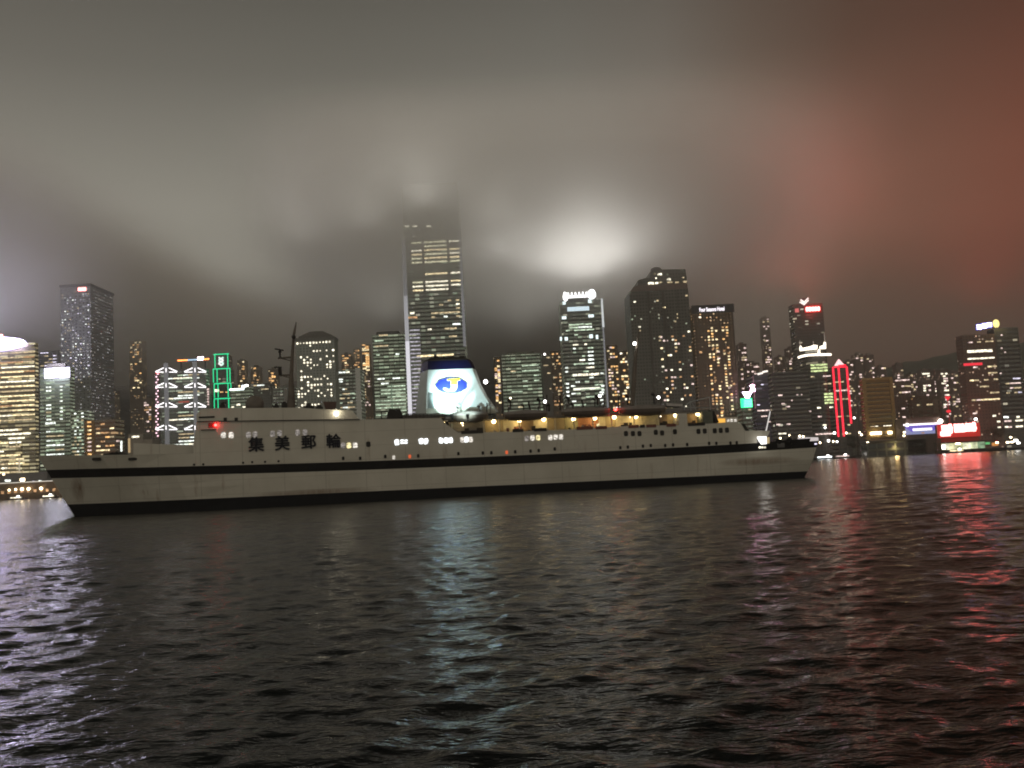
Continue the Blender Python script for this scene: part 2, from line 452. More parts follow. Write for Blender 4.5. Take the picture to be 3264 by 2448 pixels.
# superstructure: plated side from the hull stripe up
side = px_poly([(616, 1417), (627, 1345), (1000, 1335), (1148, 1337.5), (1406, 1332.5), (1418, 1349), (1461, 1380), (1650, 1375), (1835, 1368), (2000, 1358), (2163, 1355), (2348, 1346), (2364, 1351), (2381, 1372), (2455, 1373), (2447, 1391), (2413, 1391.5)])
u_end = SU(2413, 1418)[0]
bot = [(u, z_st(u) + .0) for u in [u_end - (u_end - u_f) * k / 14 for k in range(15)]]
MB().prism(side + bot, -.03, 2 * VC + .03).build('superstructure', SHIPWHITE, ship)
# recessed mooring space under the after deck: lit back wall and pillar
fb = px_poly([(425, 1412), (518, 1416), (616, 1418), (616, 1452), (425, 1452)], 1.6)
MB().prism(fb, 1.6, 2 * VC - 1.6).build('forecastle_house', SHIPWHITE, ship)
# wheelhouse
wh = px_poly([(627, 1346), (626, 1322), (640, 1304), (690, 1301), (950, 1299.5), (1020, 1304), (1122, 1308), (1148, 1339)], .25)
MB().prism(wh, .25, 2 * VC - .25).build('wheelhouse', SHIPWHITE, ship)
u0_, z0_ = SU(628, 1345, -.1); u1_, z1_ = SU(1146, 1338, -.1)
MB().prism([(u0_, z0_), (u1_, z1_), (u1_, z1_ + .14), (u0_, z0_ + .14)], -.28, .3).build('deck_edge', DARK, ship)
a, z = SU(634, 1333, .2); b, zt = SU(684, 1326, .2)
MB().box(a, b, .12, .35, z, zt).build('bridge_window', GLASSD, ship)
for x in (713, 748):
    a, z = SU(x, 1343, .2); b, zt = SU(x + 10, 1331, .2); MB().box(a, b, .16, .4, z, zt).build('door', DARK, ship)
MB().box(SU(641, 1372)[0], SU(688, 1369)[0], -.35, .05, SU(660, 1371)[1], SU(660, 1369)[1]).build('bridge_wing_ledge', DARK, ship)

def octa(u, z, w, h, c=.22):
    w, h = w / 2, h / 2; k = min(w, h) * c * 2
    return [(u - w, z - h + k), (u - w + k, z - h), (u + w - k, z - h), (u + w, z - h + k), (u + w, z + h - k), (u + w - k, z + h), (u - w + k, z + h), (u - w, z + h - k)]
def swin(px, py, w, h, mt, v=0.0, name='window'):
    u, z = SU(px, py, v)
    o = MB().prism(octa(u, z, w * .0585, h * .0585), v - .10, v + .06).build(name, mt, ship)
    return o
SW_A = room_mat('ship window white', (.92, .97, 1), 2.6, 2.2); SW_B = room_mat('ship window dim', (.95, .85, .78), .26, 2.0)
SW_C = room_mat('ship window yellow', (1, .86, .45), 1.0, 1.6); SW_D = room_mat('ship window pale', (.95, .88, .78), .9, 2.2)
SW_R = lamp_mat('porthole red', (1, .16, .05), .7)
for x, y, k in [(712, 1387, SW_D), (737, 1387, SW_D), (792, 1386, SW_B), (813, 1385, SW_B), (869, 1383, SW_B), (891, 1381, SW_B), (949, 1379, SW_B), (972, 1378, SW_B)]: swin(x, y, 14, 18, k)
for x, y, k in [(1094, 1420, SW_B), (1112, 1420, SW_C), (1132, 1419, SW_D), (1174, 1416, GLASSD), (1265, 1410, SW_A), (1342, 1406, SW_A), (1357, 1406, SW_A), (1406, 1404, SW_A), (1422, 1404, SW_A), (1436, 1403, SW_A),
                (1474, 1402, SW_D), (1486, 1401, SW_A), (1500, 1401, SW_D), (1679, 1398, SW_B), (1697, 1396, SW_D), (1715, 1395, SW_C), (1754, 1395, SW_D), (1771, 1393, SW_D), (1788, 1393, SW_D),
                (1995, 1382, GLASSD), (2017, 1382, GLASSD), (2038, 1382, GLASSD), (2090, 1378, GLASSD), (2110, 1380, GLASSD), (2151, 1376, GLASSD), (2226, 1375, GLASSD), (2246, 1374, GLASSD), (2278, 1373, GLASSD), (2297, 1372, GLASSD), (2317, 1371, GLASSD)]:
    swin(x, y, 13.5, 17, k)
for x in (1282, 1294):
    for y in (1404, 1411.5): swin(x, y, 10, 4.5, SW_A)
for x, y, k in [(619, 1481, 0), (648, 1480, 0), (775, 1475, 0), (804, 1473, 0), (845, 1472, 0), (888, 1470, 0), (1094, 1461, 0), (1148, 1461, 0), (1228, 1455, 0), (1255, 1458, 1), (1306, 1455, 2), (1333, 1453, 0), (1461, 1446, 0), (1539, 1444, 0), (1566, 1443, 0), (1615, 1442, 2), (1642, 1440, 0), (1691, 1438, 0), (1717, 1436, 0), (1768, 1431, 0), (1977, 1427, 0), (2001, 1425, 0), (2049, 1422, 0), (2074, 1420, 0), (2120, 1420, 0), (2145, 1418, 0), (2190, 1417, 0), (2260, 1413, 0), (2283, 1413, 0), (2328, 1412, 0), (2348, 1411, 0)]:
    swin(x, y, 8 if x > 1000 else 6.5, 11 if x > 1000 else 6.5, (GLASSD, SW_D, SW_R)[k], name='porthole')
for x, y in ((534, 1484), (561, 1483.5)): swin(x, y, 6, 6, GLASSD, .35, 'porthole')
for x, y, v in ((309, 1463, 2.2), (424, 1463, .85)):
    u, z = SU(x, y, v); MB().prism(octa(u, z, 1.5, .5), v - .35, v + .3).build('hawse_opening', DARK, ship)
# ship's name
INK = mat('name black paint', (.012, .014, .022), .5)
for ch, x, y, s in (('集', 817, 1420, 47), ('美', 900, 1416, 46), ('郵', 984, 1412, 45), ('輪', 1063, 1409, 45)):
    u, z = SU(x, y); lettering('name ' + ch, ch, s * .0585 * 1.02, INK, ship, (u, -.12, z), depth=.05, name_obj='name_character', shift=.033)

# promenade deck: lit bulkhead, roof, posts
V2 = 3.4
ua, ub = SU(1430, 1370, V2)[0], SU(2268, 1340, V2)[0]
def deckz(px): return SU(px, {1440: 1385}.get(px, 0))[1]
zf0, zf1 = SU(1461, 1382)[1] - .9, SU(2163, 1357)[1] - .9
zr0, zr1 = SU(1461, 1341, 1.5)[1], SU(2163, 1319, 1.5)[1]
def lin(u, a, za, b, zb): return za + (zb - za) * (u - a) / (b - a)
uA, uB = SU(1461, 1380)[0], SU(2163, 1355)[0]
zfl = lambda u: lin(u, uA, zf0, uB, zf1)
zrf = lambda u: lin(u, uA, zr0, uB, zr1)
edges = [ua] + [SU(x, 1350, V2)[0] for x in (1545, 1604, 1660, 1700, 1745, 1800, 1842, 1908, 1930, 1962, 2015, 2098, 2128, 2186)] + [ub]
PANELS = [GREY, mat('bulkhead buff', (.34, .27, .15), .6), CREAMP, mat('bulkhead brown', (.24, .17, .10), .6), CREAMP, mat('bulkhead buff', (.34, .27, .15), .6), mat('bulkhead olive', (.24, .22, .12), .6), mat('bulkhead rust', (.34, .15, .07), .6), CREAMP, mat('bulkhead buff', (.34, .27, .15), .6), CREAMP, CREAMP, mat('bulkhead brown', (.24, .17, .10), .6), mat('bulkhead buff', (.34, .27, .15), .6), mat('bulkhead brown', (.24, .17, .10), .6)]  # panel tones stand partly for uneven lamp light, darker forward
for i_, (a, b) in enumerate(zip(edges[:-1], edges[1:])):
    MB().prism([(a, zfl(a)), (b - .01, zfl(b)), (b - .01, zrf(b)), (a, zrf(a))], V2 + .05 * (i_ % 2), 2 * VC - V2).build('promenade_bulkhead', PANELS[i_], ship)
for i_, (x, w) in enumerate(((1500, 9), (1575, 7), (1618, 8), (1686, 6), (1722, 7), (1787, 9), (1815, 6), (1856, 7), (1936, 8), (1985, 10), (2034, 6), (2070, 5), (2108, 9), (2140, 7), (2210, 8), (2228, 6))):  # added dark shapes that break up the even lamp light
    u = SU(x, 1350, 2.4)[0]; w *= .03
    MB().box(u - w, u + w, 2.2, 2.9, zfl(u) + .02, zfl(u) + 1.0 + .9 * ((i_ * 7) % 5) / 5).build('deck_block', (DARK, GREY, REDOX)[i_ % 3], ship)
MB().prism([(ua - 1, zrf(ua) + .003), (ub + .6, zrf(ub) + .003), (ub + .6, zrf(ub) + .35), (ua - 1, zrf(ua) + .35)], 1.3, 2 * VC - 1.3).build('boat_deck', mat('boat deck plating', (.20, .18, .16), .7), ship)
for px in (1440, 1541, 1592, 1655, 1745, 1770, 1830, 1890, 1950, 2022, 2100, 2166, 2182, 2245):
    u = SU(px, 1350, 1.4)[0]
    MB().box(u - .10, u + .10, 1.35, 1.6, zfl(u), zrf(u)).build('deck_post', CREAMP, ship)
for px, w, k in ((1487, 14, 0), (1530, 22, 0), (1650, 26, 1), (1700, 12, 0), (1862, 12, 1), (1878, 10, 1), (1906, 9, 2), (1995, 14, 0), (2010, 10, 0), (2120, 16, 0), (2212, 10, 0)):
    u = SU(px, 1350, V2)[0]
    MB().box(u - w * .03, u + w * .03, V2 - .06, V2 + .1, zfl(u) + .1, zfl(u) + 2.0).build('door', (DARK, REDOX, SW_C)[k], ship)
for x0, x1, k in ((1470, 1540, DARK), (1634, 1668, DARK), (1702, 1743, DARK), (1838, 1890, REDOX), (1898, 1935, REDOX), (2003, 2036, REDOX), (2040, 2056, DARK), (2060, 2092, REDOX), (2124, 2155, REDOX), (2193, 2248, DARK)):
    a, z = SU(x0, 1380 - (x0 - 1461) * .0335, -.03); b, _ = SU(x1, 1370, -.03)
    zb_ = SU(x0, 1381 - (x0 - 1461) * .0345 - 1.5)[1]
    MB().box(a, b, -.10, .12, zb_ - .25, zb_ + .32).build('bulwark_locker', k, ship)  # dark boxes stand for the openings along the bulwark foot
u, z = SU(2212, 1330, .3)
MB().box(SU(2163, 1330)[0], SU(2190, 1330)[0], .0, V2, zfl(u), zrf(u)).build('promenade_screen', SHIPWHITE, ship)
MB().box(SU(2240, 1330)[0], SU(2272, 1330)[0], .0, V2, zfl(u) - .2, zrf(u) + .2).build('promenade_screen', mat('dull green paint', (.12, .13, .10), .7), ship)
# deck lamps under the boat deck
for px, py, pw in ((1413, 1348, 120), (1473, 1347, 60), (1574, 1344, 170), (1655, 1341, 330), (1733, 1337, 260), (1828, 1336, 300), (1896, 1333, 320), (1958, 1330, 330), (2027, 1328, 340), (2153, 1324, 300), (2224, 1320, 260)):
    p = SP(px, py, 1.9)
    MB().ball(p, .40 if pw > 150 else .26, 1, 1, .9).build('deck_lamp', lamp_mat('deck lamp glow', (1, .74, .34), 14), ship, smooth=True)  # globes oversized to take in the lamps' bloom
    point_lamp('deck lamp light', p + Vector((0, .1, -.45)), (1, .68, .27), pw * .22, .2, ship)
for px, py in ((1475, 1356), (2008, 1330), (2106, 1327)):
    p = SP(px, py, 2.2); MB().ball(p, .12).build('deck_lamp', lamp_mat('deck lamp small', (1, .85, .6), 5), ship)
p = SP(1962, 1306, -.1); MB().ball(p, .20, 1.6, 1, 1).build('warning_lamp', lamp_mat('red lamp hot', (20, .6, .5), 1), ship); point_lamp('red lamp light', p + Vector((0, -.6, 0)), (1, .05, .04), 40, .2, ship)
p = SP(687, 1355, -.35); MB().ball(p, .26).build('port_light', lamp_mat('red lamp hot', (20, .6, .5), 1), ship); point_lamp('port light glow', p + Vector((0, -.35, 0)), (1, .03, .06), 12, .3, ship)
MB().box(SU(664, 1350)[0], SU(691, 1350)[0], -.1, .0, SU(680, 1363)[1], SU(680, 1348)[1]).build('light_screen', mat('screen red', (.3, .02, .02), .6), ship)
p = SP(1072, 1319, -.1); MB().ball(p, .36).build('deck_lamp', lamp_mat('deck lamp cream', (1, .92, .7), 12), ship, smooth=True); point_lamp('deck lamp light', p + Vector((0, -.5, .2)), (1, .85, .6), 60, .25, ship)

# radar dome, fore mast
u, z = SU(812, 1303, 7.5); r_ = 1.75
MB().loft([[(u + math.cos(t) * k, 7.5 + math.sin(t) * k, z + h) for t in (2 * math.pi * i / 20 for i in range(20))] for k, h in ((1.55, -.2), (1.72, .6), (1.68, 1.2), (1.45, 1.75), (1.0, 2.2), (.5, 2.4), (.05, 2.46))]).build('radar_dome', mat('weathered dome', (.16, .14, .12), .7), ship, smooth=True)
MASTV = 9.2
mast = []
for y, xa, xb in ((1306, 912, 942), (1272, 916, 940), (1193, 922, 935), (1135, 926, 937), (1077, 931.5, 940), (1064, 934, 940)):
    a, z = SU(xa, y, MASTV); b, _ = SU(xb, y, MASTV); c = (a + b) / 2; w = (b - a) / 2
    mast.append([(c + math.cos(t) * w, MASTV + math.sin(t) * w * 1.2, z) for t in (2 * math.pi * i / 12 for i in range(12))])
MASTM = mat('mast paint', (.13, .11, .09), .7)
fm = MB().loft(mast); fm.tube(SP(937, 1066, MASTV), SP(944, 1027, MASTV), .28, .10)
fmo = fm.build('fore_mast', MASTM, ship)
def mpath(pts, r, name, parent=ship, mt=MASTM, v=MASTV): return MB().path([SP(x, y, v) for x, y in pts], r).build(name, mt, parent)
k = MB().path([SP(932, 1139, MASTV), SP(886, 1142, MASTV)], .18).path([SP(928, 1150, MASTV), SP(898, 1143, MASTV)], .10); k.build('crosstree', MASTM, ship)
k = MB().path([SP(928, 1195, MASTV), SP(893, 1197, MASTV)], .18).path([SP(924, 1204, MASTV), SP(902, 1198, MASTV)], .10); k.build('crosstree', MASTM, ship)
k = MB().tube(SP(893, 1141, MASTV), SP(892, 1120, MASTV), .17); k.tube(SP(876, 1112, MASTV), SP(904, 1117, MASTV), .14); k.ball(SP(892, 1121, MASTV), .32); k.build('radar_scanner', DARK, ship)
k = MB().tube(SP(894, 1197, MASTV), SP(891, 1170, MASTV), .34); k.tube(SP(874, 1170, MASTV), SP(898, 1171, MASTV), .13); k.build('radar_scanner', DARK, ship)
MB().ball(SP(936, 1074, MASTV - .6), .42).build('mast_fitting', DARK, ship)
# rooftop gear on the wheelhouse
for x0, x1, yt, yb, v in ((870, 888, 1292, 1303, 3), (897, 915, 1285, 1303, 4), (967, 1001, 1296, 1306, 2), (1006, 1029, 1297, 1305, 2), (700, 716, 1290, 1302, 4)):
    a, z0 = SU(x0, yb, v); b, _ = SU(x1, yb, v); z1 = SU(x0, yt, v)[1]
    k = MB().box(a, b, v, v + 1.2, z0 - .4, z1); k.ball(((a + b) / 2, v + .6, z1), (b - a) * .35, half=True); k.build('roof_locker', DARK, ship)
MB().loft([[SP(1030, 1280, 5), SP(1072, 1280, 5), SP(1072, 1280, 5) + Vector((0, 2, 0)), SP(1030, 1280, 5) + Vector((0, 2, 0))], [SP(1038, 1307, 5), SP(1068, 1307, 5), SP(1068, 1307, 5) + Vector((0, 2, 0)), SP(1038, 1307, 5) + Vector((0, 2, 0))]]).build('roof_tub', mat('brown gear', (.10, .055, .045), .7), ship)
MB().tube(SP(712, 1303, 4), SP(711, 1281, 4), .12).tube(SP(704, 1285, 4), SP(722, 1284, 4), .1).build('antenna', DARK, ship)
# tank and rails forward of the funnel
k = MB().loft([[SP(x, y, 3) + Vector((0, dv, 0)) for x, y in ((1234, 1338), (1283, 1338), (1283, 1320), (1275, 1303), (1240, 1303), (1234, 1320))] for dv in (0, 3.0)]); k.build('deck_winch', DARK, ship)
k = MB().path([SP(1216, 1337, .6), SP(1216, 1311, .6), SP(1240, 1312, .6)], .09).path([SP(1216, 1324, .6), SP(1240, 1324, .6)], .06).path([SP(1283, 1313, .6), SP(1295, 1313, .6), SP(1295, 1336, .6)], .08); k.build('rail', DARK, ship)
k = MB()
for i in range(12):
    k.tube(SP(1290 + i * 12, 1334.5, .5), SP(1290 + i * 12, 1320, .5), .05, n=5)
k.path([SP(1290, 1320, .5), SP(1422, 1318, .5)], .06); k.path([SP(1290, 1327, .5), SP(1422, 1325, .5)], .05); k.build('rail', DARK, ship)
k = MB(); k.prism(px_poly([(1285, 1322), (1420, 1320), (1420, 1334), (1285, 1336)], 2.5), 2.5, 2 * VC - 2.5); k.build('deckhouse', mat('deckhouse dark paint', (.10, .09, .08), .7), ship)

# funnel
FV = 4.4
def fring(y, xl, xr, vin=0.0, cham=1.5):
    a, z = SU(xl, y, FV); b, _ = SU(xr, y, FV)
    v0, v1 = FV + vin, 2 * VC - FV - vin
    return [(a, v0, z), (b - .7, v0, z), (b, v0 + .9, z), (b, v1 - .9, z), (b - .7, v1, z), (a, v1, z), (a - cham, v1 - 3.6, z), (a - cham, v0 + 3.6, z)]
rings = [fring(1322, 1357, 1592, 0, 1.75), fring(1302, 1358, 1578, 0, 1.7), fring(1270, 1359, 1556, .02, 1.55), fring(1230, 1361, 1536, .06, 1.35), fring(1179, 1364, 1517, .12, 1.1)]
rings2 = [fring(1178.9, 1363.4, 1517.6, .10, 1.15), fring(1160, 1363.5, 1509, .14, 1.0), fring(1151, 1364, 1502, .17, .9)]
rings3 = [fring(1150.9, 1364, 1502, .17, .9), fring(1146, 1365, 1496, .25, .8), fring(1141, 1369, 1484, .5, .5), fring(1138, 1375, 1470, 1.0, .2)]
MB().loft(rings3).build('funnel_cap', DARK, ship)
fun = MB().loft(rings).build('funnel', FUNWHITE, ship)
MB().loft(rings2).build('funnel_top', BLUEP, ship)
for x, s in ((1390, .7), (1437, .95), (1474, .95), (1412, .5)):
    p = SP(x, 1141, 7); MB().tube(p - Vector((0, 0, .6)), p + Vector((0, 0, .35)), s * .75, s * .7, 10).build('exhaust_pipe', DARK, ship)
# emblem: blue oval with a letter J over white cloud scallops
def oval(cx, cyy, rx, ry, n=40, scal=0.0, k=9):
    out = []
    for i in range(n):
        t = 2 * math.pi * i / n; q = 1 + scal * abs(math.sin(k * t / 2))
        u, z = SU(cx + rx * q * math.cos(t), cyy - ry * q * math.sin(t), FV)
        out.append((u, z))
    return out
MB().prism(oval(1439, 1228.5, 50.5, 25.5, 60, .05, 9), FV - .02, FV + .10).build('emblem_border', mat('emblem olive', (.30, .32, .10), .5), ship)
MB().prism(oval(1439, 1228.5, 48.5, 24, 60, .05, 9), FV - .06, FV + .10).build('emblem', EMBLUE, ship)
def fpoly(pts, v0, v1): return MB().prism([SU(x, y, FV) for x, y in pts], v0, v1)
Jp = [(1425, 1208), (1466, 1207), (1466, 1213), (1457, 1214), (1457.5, 1236), (1453, 1245), (1444, 1249), (1430, 1249), (1418, 1246), (1411.5, 1240), (1414, 1235.5), (1421, 1236), (1427, 1240.5), (1434, 1240), (1437, 1235), (1437, 1214), (1425, 1213)]
jy = [(1425, 1208), (1466, 1207), (1466, 1213), (1457, 1214), (1457.2, 1226), (1437, 1227), (1437, 1214), (1425, 1213)]
fpoly(jy, FV - .11, FV + .05).build('emblem_letter_top', YELLOW, ship)
fpoly([(1437, 1227.1), (1457.2, 1226.1)] + Jp[4:15], FV - .11, FV + .05).build('emblem_letter_hook', FUNWHITE, ship)
k = MB()
for x, y, r_ in ((1401, 1254, 8), (1414, 1252, 6.5), (1428, 1254, 6), (1440, 1255, 6), (1452, 1254, 6), (1466, 1252, 7.5), (1478, 1254, 7)):
    k.prism([SU(x + r_ * math.cos(t), y + 3 + r_ * .8 * math.sin(t), FV) for t in (2 * math.pi * i / 14 for i in range(14))], FV - .10 - .002 * (x % 7), FV + .05)
k.build('emblem_cloud', FUNWHITE, ship)
fpoly([(1365, 1252), (1381, 1252), (1384, 1300), (1364, 1302)], FV - .05, FV + .1).build('louvre_panel', mat('funnel shade grey', (.20, .24, .24), .6), ship)  # dark panel put in for a shadow on the funnel side
fpoly([(1359, 1303), (1575, 1296), (1583, 1318), (1357, 1322)], FV - .25, FV - .12).build('funnel_casing', mat('casing paint', (.45, .46, .40), .6), ship)
# floodlights that light the funnel; the wide second one is added fill
for x, pw, aimx, sp in ((1440, 19000, 1438, 84), (1490, 1500, 1470, 120)):
    p = SP(x, 1318, .2 if x == 1440 else -2.5); q = SP(aimx, 1280, FV)
    MB().box(p.x - .3, p.x + .3, p.y - .3, p.y + .1, p.z - .9, p.z - .1).tube(p - Vector((0, .1, 1.6)), p - Vector((0, .1, .9)), .09).build('floodlight', DARK, ship)
    point_lamp('funnel flood', p, (.74, 1.0, .97), pw * 2.2, .25, ship, spot=R(sp), aim=q, blend=.8)
# ventilators, cowls, poles on the boat deck
VENT = mat('ventilator paint', (.035, .03, .028), .6)
for x, yt, yb, w in ((1461, 1298, 1316, 5), (1530, 1296, 1313, 7), (1552, 1283, 1318, 5), (1562, 1264, 1318, 3), (1601, 1264, 1312, 5), (1627, 1277, 1297, 7), (1669, 1292, 1312, 6), (1720, 1273, 1294, 7), (1743, 1258, 1303, 5), (1750, 1289, 1303, 8), (1786, 1258, 1299, 7), (1813, 1268, 1287, 7), (1827, 1288, 1301, 7), (1896, 1272, 1288, 5), (1905, 1264, 1284, 9), (1925, 1253, 1292, 6), (1972, 1252, 1292, 6), (2001, 1262, 1283, 8), (2085, 1257, 1279, 8), (2107, 1247, 1292, 4)):
    v = 3.0; w *= .0585 * .5
    k = MB().tube(SP(x, yb + 8, v), SP(x, yt + 3, v), w * .8, w * .7)
    t = SP(x, yt + 3, v)
    if (yb - yt) < 26: k.tube(t, t + Vector((-.5, -.1, .35)), w * 1.1, w * 1.35); k.ball(t, w * 1.05)
    else: k.ball(t, w * .9)
    k.build('ventilator', VENT, ship)
for (x0, y0), (x1, y1) in (((1692, 1309), (1684, 1279)), ((1862, 1301), (1854, 1274))):
    k = MB().tube(SP(x0, y0 + 6, 2.5), SP(x1, y1, 2.5), .2, .16); k.build('derrick_post', VENT, ship)
for x, y in ((1737, 1280), (1912, 1262), (2099, 1267), (1548, 1217), (1627, 1269)):  # some stand for shore lights behind, set on added poles
    p = SP(x, y, 3.2); MB().tube(p - Vector((0, 0, 1.0)), p, .06).build('lamp_pole', VENT, ship)
    MB().ball(p, .40 if x == 1548 else (.17 if x == 1627 else .30)).build('deck_lamp', L_WHITE if x != 1627 else L_WARM, ship, smooth=True)
# after mast
am = MB(); pa = [SP(2014, 1293, 9.2), SP(2018, 1245, 9.2), SP(2024, 1150, 9.2), SP(2031, 1094, 9.2), SP(2037, 1047, 9.2)]
for (a, b), (ra, rb) in zip(zip(pa[:-1], pa[1:]), ((.50, .50), (.50, .40), (.40, .26), (.24, .12))): am.tube(a, b, ra, rb, 10)
am.ball(pa[3], .34); am.build('after_mast', MASTM, ship)
MB().ball(SP(2023, 1095, 8.6), .36).build('masthead_light', lamp_mat('masthead white', (1, .95, .88), 14), ship, smooth=True)
MB().tube(SP(2030, 1097, 9.0), SP(2023, 1097, 8.7), .06).build('lamp_bracket', MASTM, ship)
# awning and pergola frame aft
MB().prism(px_poly([(2122, 1285), (2176, 1288), (2176, 1296), (2126, 1294)], 2.4), 2.4, 6).build('awning', mat('awning cloth', (.55, .52, .50), .8), ship)
k = MB()
for v in (2.0, 8.0):
    k.path([SP(2182, 1309, v), SP(2180, 1296, v), SP(2200, 1281, v), SP(2262, 1266, v), SP(2265, 1312, v)], .10)
    k.path([SP(2200, 1281, v), SP(2202, 1310, v)], .09); k.path([SP(2180, 1298, v), SP(2225, 1300, v), SP(2265, 1300, v)], .07); k.path([SP(2205, 1284, v), SP(2220, 1308, v)], .06); k.path([SP(2288, 1281, v), SP(2286, 1312, v)], .07)
for x, y in ((2200, 1281), (2262, 1266), (2230, 1274)): k.tube(SP(x, y, 2.0), SP(x, y, 8.0), .08)
k.build('pergola_frame', mat('pale steel', (.40, .43, .43), .5), ship)
a, z = SU(2150, 1312, 2.2); b, zt = SU(2290, 1300, 2.2)
MB().box(a, b, 2.2, 2 * VC - 2.2, zrf(b) + .36, z + .1).build('deckhouse', mat('deckhouse grey', (.17, .17, .15), .7), ship)
MB().prism(px_poly([(2264, 1308), (2276, 1310), (2292, 1346), (2280, 1346)], .2), .2, 1.2).build('stair', DARK, ship)
MB().box(SU(2290, 1346, 1.5)[0], SU(2312, 1346, 1.5)[0], 1.5, 1.8, SU(2290, 1347, 1.5)[1], SU(2290, 1335, 1.5)[1]).build('window', lamp_mat('cabin amber', (1, .5, .08), 1.1), ship)
a, z = SU(2286, 1350, 1.9); b, zt = SU(2352, 1329, 1.9)
MB().box(a, b, 1.9, 2 * VC - 1.9, z - .6, zt).build('deckhouse', SHIPWHITE, ship)
for x in (2322, 2333, 2345): MB().box(SU(x, 1340, 1.7)[0] - .2, SU(x, 1340, 1.7)[0] + .2, 1.75, 2.0, SU(x, 1344, 1.7)[1], SU(x, 1336, 1.7)[1]).build('window', SW_D, ship)
MB().prism(px_poly([(2362, 1350), (2372, 1350), (2388, 1373), (2376, 1373)], -.05), -.08, .5).build('stair', DARK, ship)
# stern: lit recess, ensign staff, mooring gear, pale bulwark
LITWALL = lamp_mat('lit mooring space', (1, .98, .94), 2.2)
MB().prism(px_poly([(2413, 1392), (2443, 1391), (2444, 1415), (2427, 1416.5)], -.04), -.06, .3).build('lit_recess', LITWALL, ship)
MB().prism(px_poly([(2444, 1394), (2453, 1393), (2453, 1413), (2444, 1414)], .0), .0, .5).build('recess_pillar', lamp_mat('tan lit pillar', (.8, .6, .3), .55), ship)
MB().box(SU(2413, 1391)[0], SU(2452, 1391)[0], 2.0, 2 * VC - 2, z_st(u_end), SU(2430, 1391)[1]).build('after_house', GREY, ship)
for x in (2422, 2430, 2438): swin(x, 1426, 6.5, 6, W_CREAM, .05, 'porthole')
MB().tube(SP(2442, 1373, 2), SP(2455, 1311, 2), .13, .10).build('flagstaff', lamp_mat('floodlit staff', (1, .95, .9), .75), ship)  # staff emits; the floodlight on it is put into the material
k = MB().tube(SP(2515, 1404, 3), SP(2510, 1363, 3), .10, .05); k.tube(SP(2511, 1385, 3), SP(2518, 1384, 3), .06); k.build('stern_pole', GREY, ship)
for x0, x1, y0, y1 in ((2472, 1, 1402, 9), (2497, 1, 1400, 7), (2525, 1, 1395, 11), (2535, 1, 1400, 7)):
    MB().tube(SP(x0, y0 + 12, 3), SP(x0, y0, 3), .28, .2).build('bollard', GREY, ship)
for x, y in ((2487, 1397), (2515, 1387), (2549, 1390), (2560, 1391)):
    MB().ball(SP(x, y, 4), .2).build('deck_lamp', L_WARM, ship)
MB().prism(px_poly([(2544, 1394), (2608, 1394), (2609, 1405), (2545, 1408)], 1.0), .96, 1.16).build('stern_panel', lamp_mat('floodlit panel', (1, .90, .88), .62), ship)  # panel emits in place of light falling on it
for x, y in ((2482, 1409), (2517, 1406)): MB().ball(SP(x, y, .7), .7, 1, .6, 1).build('fender', BLACK, ship)
MB().box(SU(2480, 1410)[0], SU(2503, 1410)[0], .38, .56, SU(2490, 1426)[1], SU(2490, 1412)[1]).build('stern_door', mat('patched paint', (.10, .10, .10), .6), ship)
swin(2600, 1415, 8, 5, W_LILAC, .9, 'porthole')
# fore deck gear
k = MB(); k.loft([[SP(x, y, 6) + Vector((0, dv, 0)) for x, y in ((325, 1452), (398, 1452), (394, 1445), (375, 1441), (358, 1441), (345, 1445), (330, 1446))] for dv in (0, 3)]); k.build('anchor_windlass', DARK, ship)
MB().box(SU(443, 1446, 5)[0], SU(457, 1446, 5)[0], 5, 6, SU(443, 1450, 5)[1], SU(443, 1444.5, 5)[1]).build('hatch', DARK, ship)
point_lamp('mooring light', SP(2430, 1404, -1.6), (1, .95, .85), 50, .4, ship)

# lifeboats hanging from davits
def lifeboat(x0, x1, ytop, ybot, label):
    a, zt = SU(x0, ytop, .6); b, _ = SU(x1, ytop, .6); zb = SU((x0 + x1) / 2, ybot, .6)[1]
    L = b - a; c = (a + b) / 2; H = zt - zb
    e = empty('lifeboat', label=label, cat='lifeboat', group='lifeboats hanging along the ship')
    e.matrix_world = SM @ Matrix.Translation((c, .7, zb))
    st = [(-.5, .02, .45), (-.46, .45, .30), (-.36, .78, .10), (-.18, .97, 0), (0, 1, 0), (.18, .97, 0), (.36, .80, .08), (.46, .48, .26), (.5, .02, .42)]
    rings = []
    for t, w, k in st:
        w *= 1.15
        rings.append([(t * L, w * q, H * (k + (.62 - k) * h)) for q, h in ((-1, 1), (-.92, .55), (-.6, .15), (0, 0), (.6, .15), (.92, .55), (1, 1))])
    MB().loft(rings).build('boat_hull', mat('lifeboat hull', (.09, .07, .055), .6), e)
    rings = []
    for t, w, k in st:
        w *= 1.12
        rings.append([(t * L * .99, w * q, H * (.622 + (.38 * h) * (1 - abs(t) * .8))) for q, h in ((-1, 0), (-.85, .6), (-.4, 1), (0, 1), (.4, 1), (.85, .6), (1, 0))])
    MB().loft(rings).build('boat_canopy', mat('lifeboat canopy', (.20, .18, .165), .7), e)
    for s in (-.34, .34):
        u = c + s * L
        k = MB().path([(u, 3.0, zt - H * .9), (u, 2.6, zt + .35), (u, 1.2, zt + .75), (u, .7, zt + .55)], .14)
        k.tube((u, .7, zt + .55), (u, .7, zt - .05), .05); k.build('davit', GREY, ship)
lifeboat(1437, 1555, 1312, 1347, 'dark lifeboat hanging beside the floodlit funnel, nearest the ship bow')
lifeboat(1603, 1745, 1309, 1341, 'dark lifeboat second back from the funnel along the boat deck')
